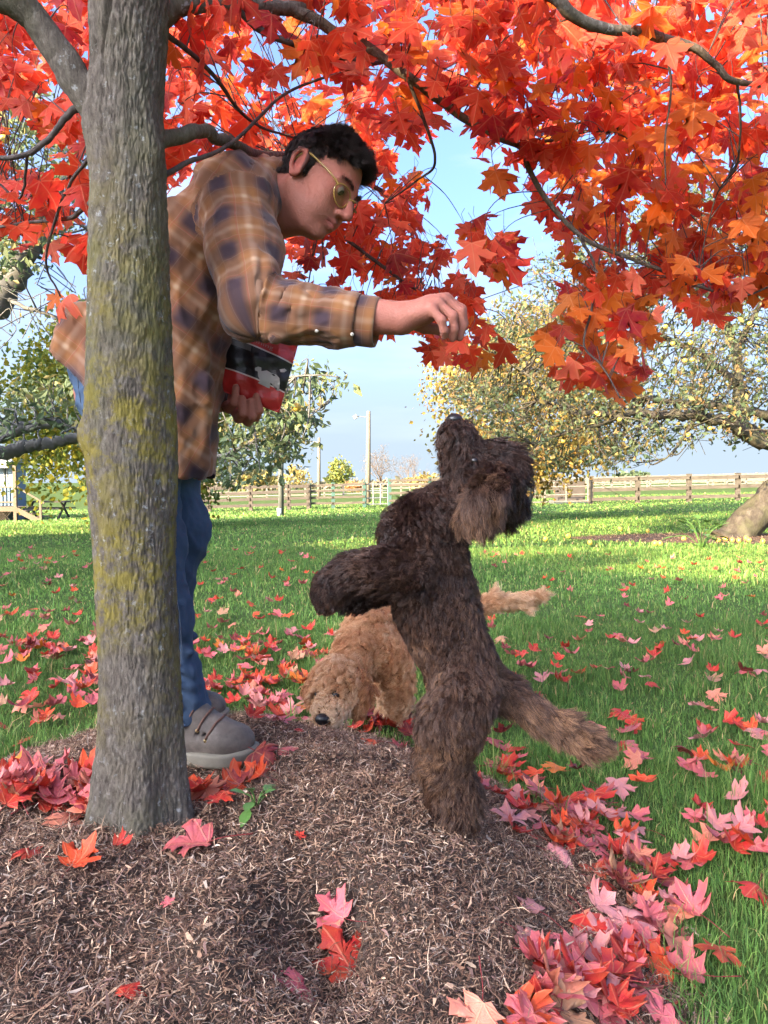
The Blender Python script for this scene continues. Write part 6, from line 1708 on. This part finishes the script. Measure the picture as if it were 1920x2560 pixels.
for q in cl:
    j = lcp[((lcp - q) ** 2).sum(1).argmin()]; m1 = (q + j) / 2 + trng.normal(0, .12, 3)
    tw_.tube(spline([j, m1, q], 4), [.014] * 3 + [.010] * 3 + [.007] * 3, 4, False)
    for _ in range(3): tw_.tube([q, q + trng.normal(0, .14, 3), q + trng.normal(0, .22, 3)], .005, 3, False)
tw_.build('twigs', M_ABARK, apple, True)['kind'] = 'stuff'
leaf_mass('crown', pts, .085, tints(len(pts), [(.085, .115, .055), (.12, .135, .06), (.22, .17, .06), (.26, .16, .07), (.05, .075, .038)], [.36, .26, .16, .10, .12]), apple)
M_APPLE = NT('apple_skin'); _r = M_APPLE.n('ShaderNodeObjectInfo').outputs['Random']; _c = M_APPLE.mix(_r, (.52, .44, .055), (.60, .38, .07)); _b = M_APPLE.ramp(M_APPLE.noise(5, 3, .5, M_APPLE.obj()), (.5, 0.), (.72, .7)); M_APPLE = M_APPLE.done(M_APPLE.pbsdf(M_APPLE.mix(_b, _c, (.50, .13, .05)), .35, None, .45))
def apple_mesh():
    n, m_ = 14, 10; V = []; f = []
    for j in range(m_ + 1):
        th = math.pi * j / m_; r = math.sin(th) * (1 + .12 * math.cos(th)); z = math.cos(th) * .92 - .32 * math.exp(-(th / .35) ** 2) + .14 * math.exp(-((math.pi - th) / .35) ** 2)
        V += [(r * math.cos(2 * math.pi * i / n), r * math.sin(2 * math.pi * i / n), z) for i in range(n)]
    f = [(j * n + i, (j + 1) * n + i, (j + 1) * n + (i + 1) % n, j * n + (i + 1) % n) for j in range(m_) for i in range(n)]
    o = mesh_obj('apple', np.array(V), f, M_APPLE); me = o.data; bpy.data.objects.remove(o)
    v, f = tube([(0, 0, .55), (.05, 0, .9), (.14, .03, 1.25)], [.06, .05, .07], 5); o = mesh_obj('stem', v, f, M_ABARK); ms = o.data; bpy.data.objects.remove(o)
    return me, ms
APPLE_ME, STEM_ME = apple_mesh()
def apple_at(p, r, parent, tilt, label=None):
    o = bpy.data.objects.new('apple', APPLE_ME); link(o)
    off = np.array(parent.location) if parent is not None else 0
    o.location = np.asarray(p) - off; o.scale = (r, r, r); o.rotation_euler = (trng.normal(0, tilt), trng.normal(0, tilt), trng.random() * 6)
    if parent is not None: o.parent = parent
    s = bpy.data.objects.new('stem', STEM_ME); link(s, o)
    if label: tag(o, label, 'apple', 'windfall apples')
for x, y in ((795, 375), (1025, 660), (1105, 695), (1165, 710), (1070, 765), (1180, 760), (1145, 870), (1190, 865), (990, 960), (1600, 990), (600, 1195), (740, 1235), (1165, 1330), (390, 1370), (320, 1290), (1300, 1290), (235, 870), (1620, 60), (1580, 240), (1545, 640)):
    apple_at(P(1250 + x * .404, 550 + y * .404, YA - 2.0 + trng.uniform(-.1, .1)), .033, apple, .2)
fa = [(928, 632, 'left apple of the pair lying at the left end of the apple bed'), (960, 635, 'right apple of the pair lying at the left end of the apple bed'), (1113, 597, 'single yellow apple on the mulch left of the weed'), (1338, 607, 'first apple right of the weed at the foot of the leaning trunk'), (1383, 600, 'half hidden apple close under the leaning trunk'),
      (1428, 605, 'apple with a red cheek in the row under the leaning trunk'), (1470, 608, 'apple in the middle of the row under the leaning trunk'), (1516, 597, 'upper apple of the little heap under the trunk'), (1535, 606, 'lower apple of the little heap under the trunk'), (1625, 612, 'broken apple at the right edge of the bed'),
      (703, 535, 'greenish apple out on the lawn farthest behind the brown dog'), (365, 582, 'pale apple on the lawn beside the brown dog head'), (218, 605, 'pale apple on the lawn nearest the brown dog ear'), (880, 548, 'pale apple on the lawn just beyond the apple bed'), (505, 628, 'yellowish apple on open lawn left of the apple bed')]
for x, y, lab in fa:
    g = G(1280 + x * .3858, 1120 + (y + 8) * .3858); g[2] = float(ground(g[0], g[1])) + .035 + .03 * (1 - min(1, float(apple_bed_r(g[0], g[1])))) + (.02 if apple_bed_r(g[0], g[1]) > 1 else 0); apple_at(g, .042, None, 1.2, lab)

def sprig(g, h, n, label, size, name='weed'):
    o = empty(name, g, label, 'weed'); st = MB()
    for i in range(n):
        a = trng.random() * 6.28; q = np.array(g) + [math.cos(a) * h * trng.uniform(.2, .9), math.sin(a) * h * trng.uniform(.2, .9), h * trng.uniform(.25, 1)]
        mid = (np.array(g) + q) / 2 + [0, 0, h * .2]
        v, f = tube(spline([g, mid, q], 4), .012 * h + .0008, 4); mesh_obj('stem', v, f, M_WEED, o)
        t = q - mid; t /= np.linalg.norm(t); w = np.cross(t, [0, 0, 1.0]); w /= np.linalg.norm(w) + 1e-6; up = np.cross(w, t)
        L = size * trng.uniform(.7, 1.2); rows = []
        for s_, ww in ((0, .05), (.25, .24), (.55, .28), (.8, .16), (1, .01)):
            b0 = q + t * L * s_ - [0, 0, L * .35 * s_ ** 2]; rows += [b0 + w * ww * L, b0 - up * ww * L * .25, b0 - w * ww * L]
        f = [(k * 3 + j, k * 3 + j + 1, k * 3 + j + 4, k * 3 + j + 3) for k in range(4) for j in range(2)]
        mesh_obj('leaf', np.array(rows), f, M_WEED, o)
M_WEED = simple('weed_leaf', (.085, .17, .035), .5, .3, 12)
g = G(1754, 1372); sprig(g, .42, 16, 'leafy green weed growing in the apple tree bed', .17)
g = G(640, 2025); sprig(g, .05, 9, 'small green dandelion weed in the mulch right of the maple trunk', .036)
g = G(1945, 1340); sprig(g, .45, 14, 'green weed behind the foot of the leaning apple trunk', .2)

# ---- left apple tree, its limbs crossing behind the man
lap = empty('near_apple_tree', (-4.6, 6.6, float(ground(-4.6, 6.6))), 'grey-limbed apple tree reaching in from the left behind the maple', 'tree')
limbL = [([np.array([-4.6, 6.6, -.1]), np.array([-4.5, 6.5, .7]), np.array([-4.2, 6.4, 1.3]), D(-180, 780, 6.2), D(0, 640, 6.1), D(40, 570, 6.0), D(75, 525, 6.0), D(120, 430, 6.0)], .20, .04, 'trunk'),
         ([np.array([-4.35, 6.45, 1.0]), D(-200, 960, 6.2), D(0, 976, 6.0), D(60, 964, 6.0), D(110, 955, 6.0), D(190, 942, 6.0), D(260, 940, 6.0), D(420, 1000, 6.2)], .065, .030, 'branch'),
         ([np.array([-4.35, 6.45, 1.0]), D(-160, 950, 5.8), D(0, 942, 5.8), D(60, 922, 5.8), D(130, 915, 5.8), D(200, 930, 5.8), D(330, 900, 5.9), D(480, 880, 6.0)], .06, .018, 'branch'),
         ([D(200, 930, 5.8), D(350, 960, 5.9), D(470, 985, 6), D(540, 955, 6), D(590, 945, 6), D(650, 915, 6), D(680, 890, 6)], .022, .006, 'branch'),
         ([D(0, 640, 6.1), D(60, 665, 6), D(110, 680, 6), D(150, 700, 6), D(230, 720, 6)], .018, .006, 'branch'),
         ([D(330, 900, 5.9), D(480, 850, 5.6), D(590, 820, 5.5), D(680, 810, 5.4), D(735, 815, 5.4)], .014, .004, 'branch'),
         ([D(120, 430, 6), D(160, 330, 6), D(100, 260, 6.1), D(0, 230, 6.1)], .04, .012, 'branch'), ([D(75, 525, 6.0), D(20, 440, 6), D(-40, 330, 6)], .035, .012, 'branch'), ([D(130, 440, 6), D(200, 500, 6), D(300, 540, 6)], .02, .008, 'branch')]
lcL = []
for p_, a_, b_, nm in limbL: o, c = branch(lap, p_, a_, b_, M_GBARK, nm); lcL.append(c)
lcp = np.concatenate(lcL)
pA, cA = clumped(2300, [(-80, 210), (210, 210), (210, 420), (150, 520), (60, 600), (-80, 560)], 5.4, 6.8, 110, .085)
pB, cB = clumped(1700, [(470, 900), (540, 860), (640, 770), (700, 790), (750, 815), (700, 850), (660, 930), (640, 985), (590, 1010), (480, 1050)], 5.3, 6.5, 95, .07)
pC, cC = clumped(700, [(-60, 850), (180, 800), (200, 930), (-60, 960)], 5.4, 6.4, 40, .08)
tw_ = MB()
for q in np.concatenate([cA, cB, cC]):
    j = lcp[((lcp - q) ** 2).sum(1).argmin()]; m1 = (q + j) / 2 + trng.normal(0, .06, 3); tw_.tube(spline([j, m1, q], 4), [.008] * 3 + [.006] * 3 + [.004] * 3, 4, False)
for _ in range(26):
    q = D(trng.uniform(-20, 190), trng.uniform(560, 720), 6); tw_.tube(spline([q, q + trng.normal(0, .1, 3), q + trng.normal(0, .22, 3)], 4), .004, 4, False)
tw_.build('twigs', M_GBARK, lap, True)['kind'] = 'stuff'
pL = np.concatenate([pA, pB, pC]); leaf_mass('crown', pL, .062, tints(len(pL), [(.10, .14, .065), (.15, .18, .08), (.26, .22, .085), (.07, .10, .05)], [.4, .3, .15, .15]), lap, .5)
for x, y in ((10, 300), (28, 500), (640, 880)): apple_at(D(x, y, 5.4), .036, lap, .2)

def full_tree(name, label, base, cz, rad, n, size, pal, pr, trunk_r, mat=None, group=None, nclump=90, low=-.9):
    g = np.array([base[0], base[1], float(ground(base[0], base[1]))]); o = empty(name, g, label, 'tree', group)
    C0 = np.array([base[0], base[1], cz])
    branch(o, [g - [0, 0, .2], (g + C0) / 2 + trng.normal(0, .05 * rad[0], 3), C0], trunk_r, trunk_r * .4, mat or M_GBARK, 'trunk')
    cl_ = []
    while len(cl_) < nclump:
        d = trng.normal(size=3); d /= np.linalg.norm(d); q = d * trng.uniform(.35, 1) ** .5
        if q[2] > low: cl_.append(C0 + q * rad)
    cl_ = np.array(cl_)
    for k in range(7):
        q = cl_[trng.integers(nclump)]; branch(o, [g + (C0 - g) * trng.uniform(.5, .9), (C0 + q) / 2, q], trunk_r * .35, trunk_r * .06, mat or M_GBARK, 'branch', 5, 6)
    i = trng.integers(nclump, size=n); sp_ = np.array(rad) * .15
    p_ = cl_[i] + trng.normal(size=(n, 3)) * sp_
    p_[:, 2] = np.maximum(p_[:, 2], g[2] + .15)
    leaf_mass('crown', p_, size, tints(n, pal, pr), o, .8)
    return o
YG = [(.19, .21, .028), (.28, .25, .028), (.10, .145, .03), (.34, .25, .03)]
q = P(310, 1060, 17.5); full_tree('yellow_green_maple', 'yellow-green maple with low branches behind the maple trunk', (q[0], 17.5), q[2] + .25, (2.55, 2.2, 2.35), 17000, .115, YG, [.35, .3, .25, .1], .16, nclump=150, low=-1)
q = P(1310, 1000, 20); full_tree('golden_tree', 'golden-leaved tree behind the apple branches right of the brown dog', (q[0], 20), q[2], (2.5, 2.2, 2.2), 15000, .105, [(.26, .18, .045), (.32, .19, .05), (.17, .16, .045), (.34, .25, .06)], [.35, .25, .25, .15], .2, nclump=130)
# unseen trees added left of the frame to cast shade bands over the lawn
for (x_, y_, cz_, r_, lab_) in ((-13.5, 3.5, 4.6, 2.6, 'round unseen maple added at the far left to shade the lawn'), (-10.0, 8.5, 4.8, 2.2, 'small unseen maple added beyond the left end of the lawn for its shade'), (-16.5, 9.5, 7.2, 3.2, 'tall unseen maple added at the left to shade the far lawn')):
    full_tree('added_shade_maple', lab_, (x_, y_), cz_, (r_, r_, r_ * .9), 5000, .26, YG, [.35, .3, .25, .1], .2, nclump=90)
# far trees along the horizon
def far_tree(px, top, hw, D_, pal, pr, label, group=None, n=900):
    x = P(px, 1225, D_)[0]; gz_ = float(ground(x, D_)); zt_ = P(px, top, D_)[2]; r = hw * D_ / F_PX
    full_tree('distant_tree', label, (x, D_), gz_ + (zt_ - gz_) * .6, (r, r, (zt_ - gz_) * .42), n, r * .22, pal, pr, r * .08, None, group, 45)
far_tree(851, 1146, 32, 110, [(.16, .20, .05), (.24, .25, .06), (.36, .30, .07)], [.5, .35, .15], 'rounded yellow-green tree between the two light poles')
far_tree(740, 1166, 30, 105, [(.42, .32, .10), (.35, .30, .10)], [.6, .4], 'pale golden tree just right of the grey utility pole', n=500)
far_tree(880, 1204, 22, 90, [(.50, .22, .08), (.42, .26, .10)], [.6, .4], 'small orange shrub tree behind the green gate')
far_tree(1060, 1187, 40, 95, [(.42, .31, .10), (.36, .28, .10)], [.6, .4], 'golden bushy tree touching the brown dog muzzle')
far_tree(640, 1176, 46, 100, [(.42, .33, .11), (.33, .28, .09)], [.6, .4], 'golden tree behind the board fence beside the jeans')
far_tree(1575, 1180, 45, 120, [(.10, .14, .07), (.14, .17, .08)], [.6, .4], 'dark green far tree above the right fence')
for k, px in enumerate(np.linspace(350, 2050, 30)):
    far_tree(px + trng.normal(0, 12), 1203 + trng.normal(0, 4), 45 + trng.normal(0, 8), 190 + trng.uniform(-20, 60), [(.24, .20, .13), (.20, .19, .12), (.30, .22, .12)], [.4, .3, .3], 'low hazy tree in the row along the horizon', 'low trees along the horizon', 220)
for px, top, D_, lab in ((952, 1118, 85, 'bare tan tree just right of the tall light pole'), (1025, 1138, 95, 'smaller bare tan tree left of the brown dog')):
    g = gp(px, D_); h_ = P(px, top, D_)[2] - g[2]; o = empty('bare_tree', g, lab, 'tree'); acc = MB(); tips = []
    branch(o, [g - [0, 0, .2], g + [0, 0, h_ * .25]], h_ * .022, h_ * .018, M_POLE, 'trunk', 4, 6)
    for _ in range(6): recursive(o, g + [0, 0, h_ * trng.uniform(.10, .25)], np.array([trng.normal(0, .38), trng.normal(0, .38), 1.0]), h_ * .44, h_ * .010, 3, None, acc, tips)
    acc.build('branches', simple('tan_twig', (.16, .115, .082), .9), o, True)['kind'] = 'stuff'
    tp = np.array(tips); tp = tp[trng.integers(len(tp), size=1500)] + trng.normal(0, h_ * .03, (1500, 3)); leaf_mass('crown', tp, h_ * .018, tints(1500, [(.22, .15, .095), (.20, .145, .09)], [.5, .5]), o)
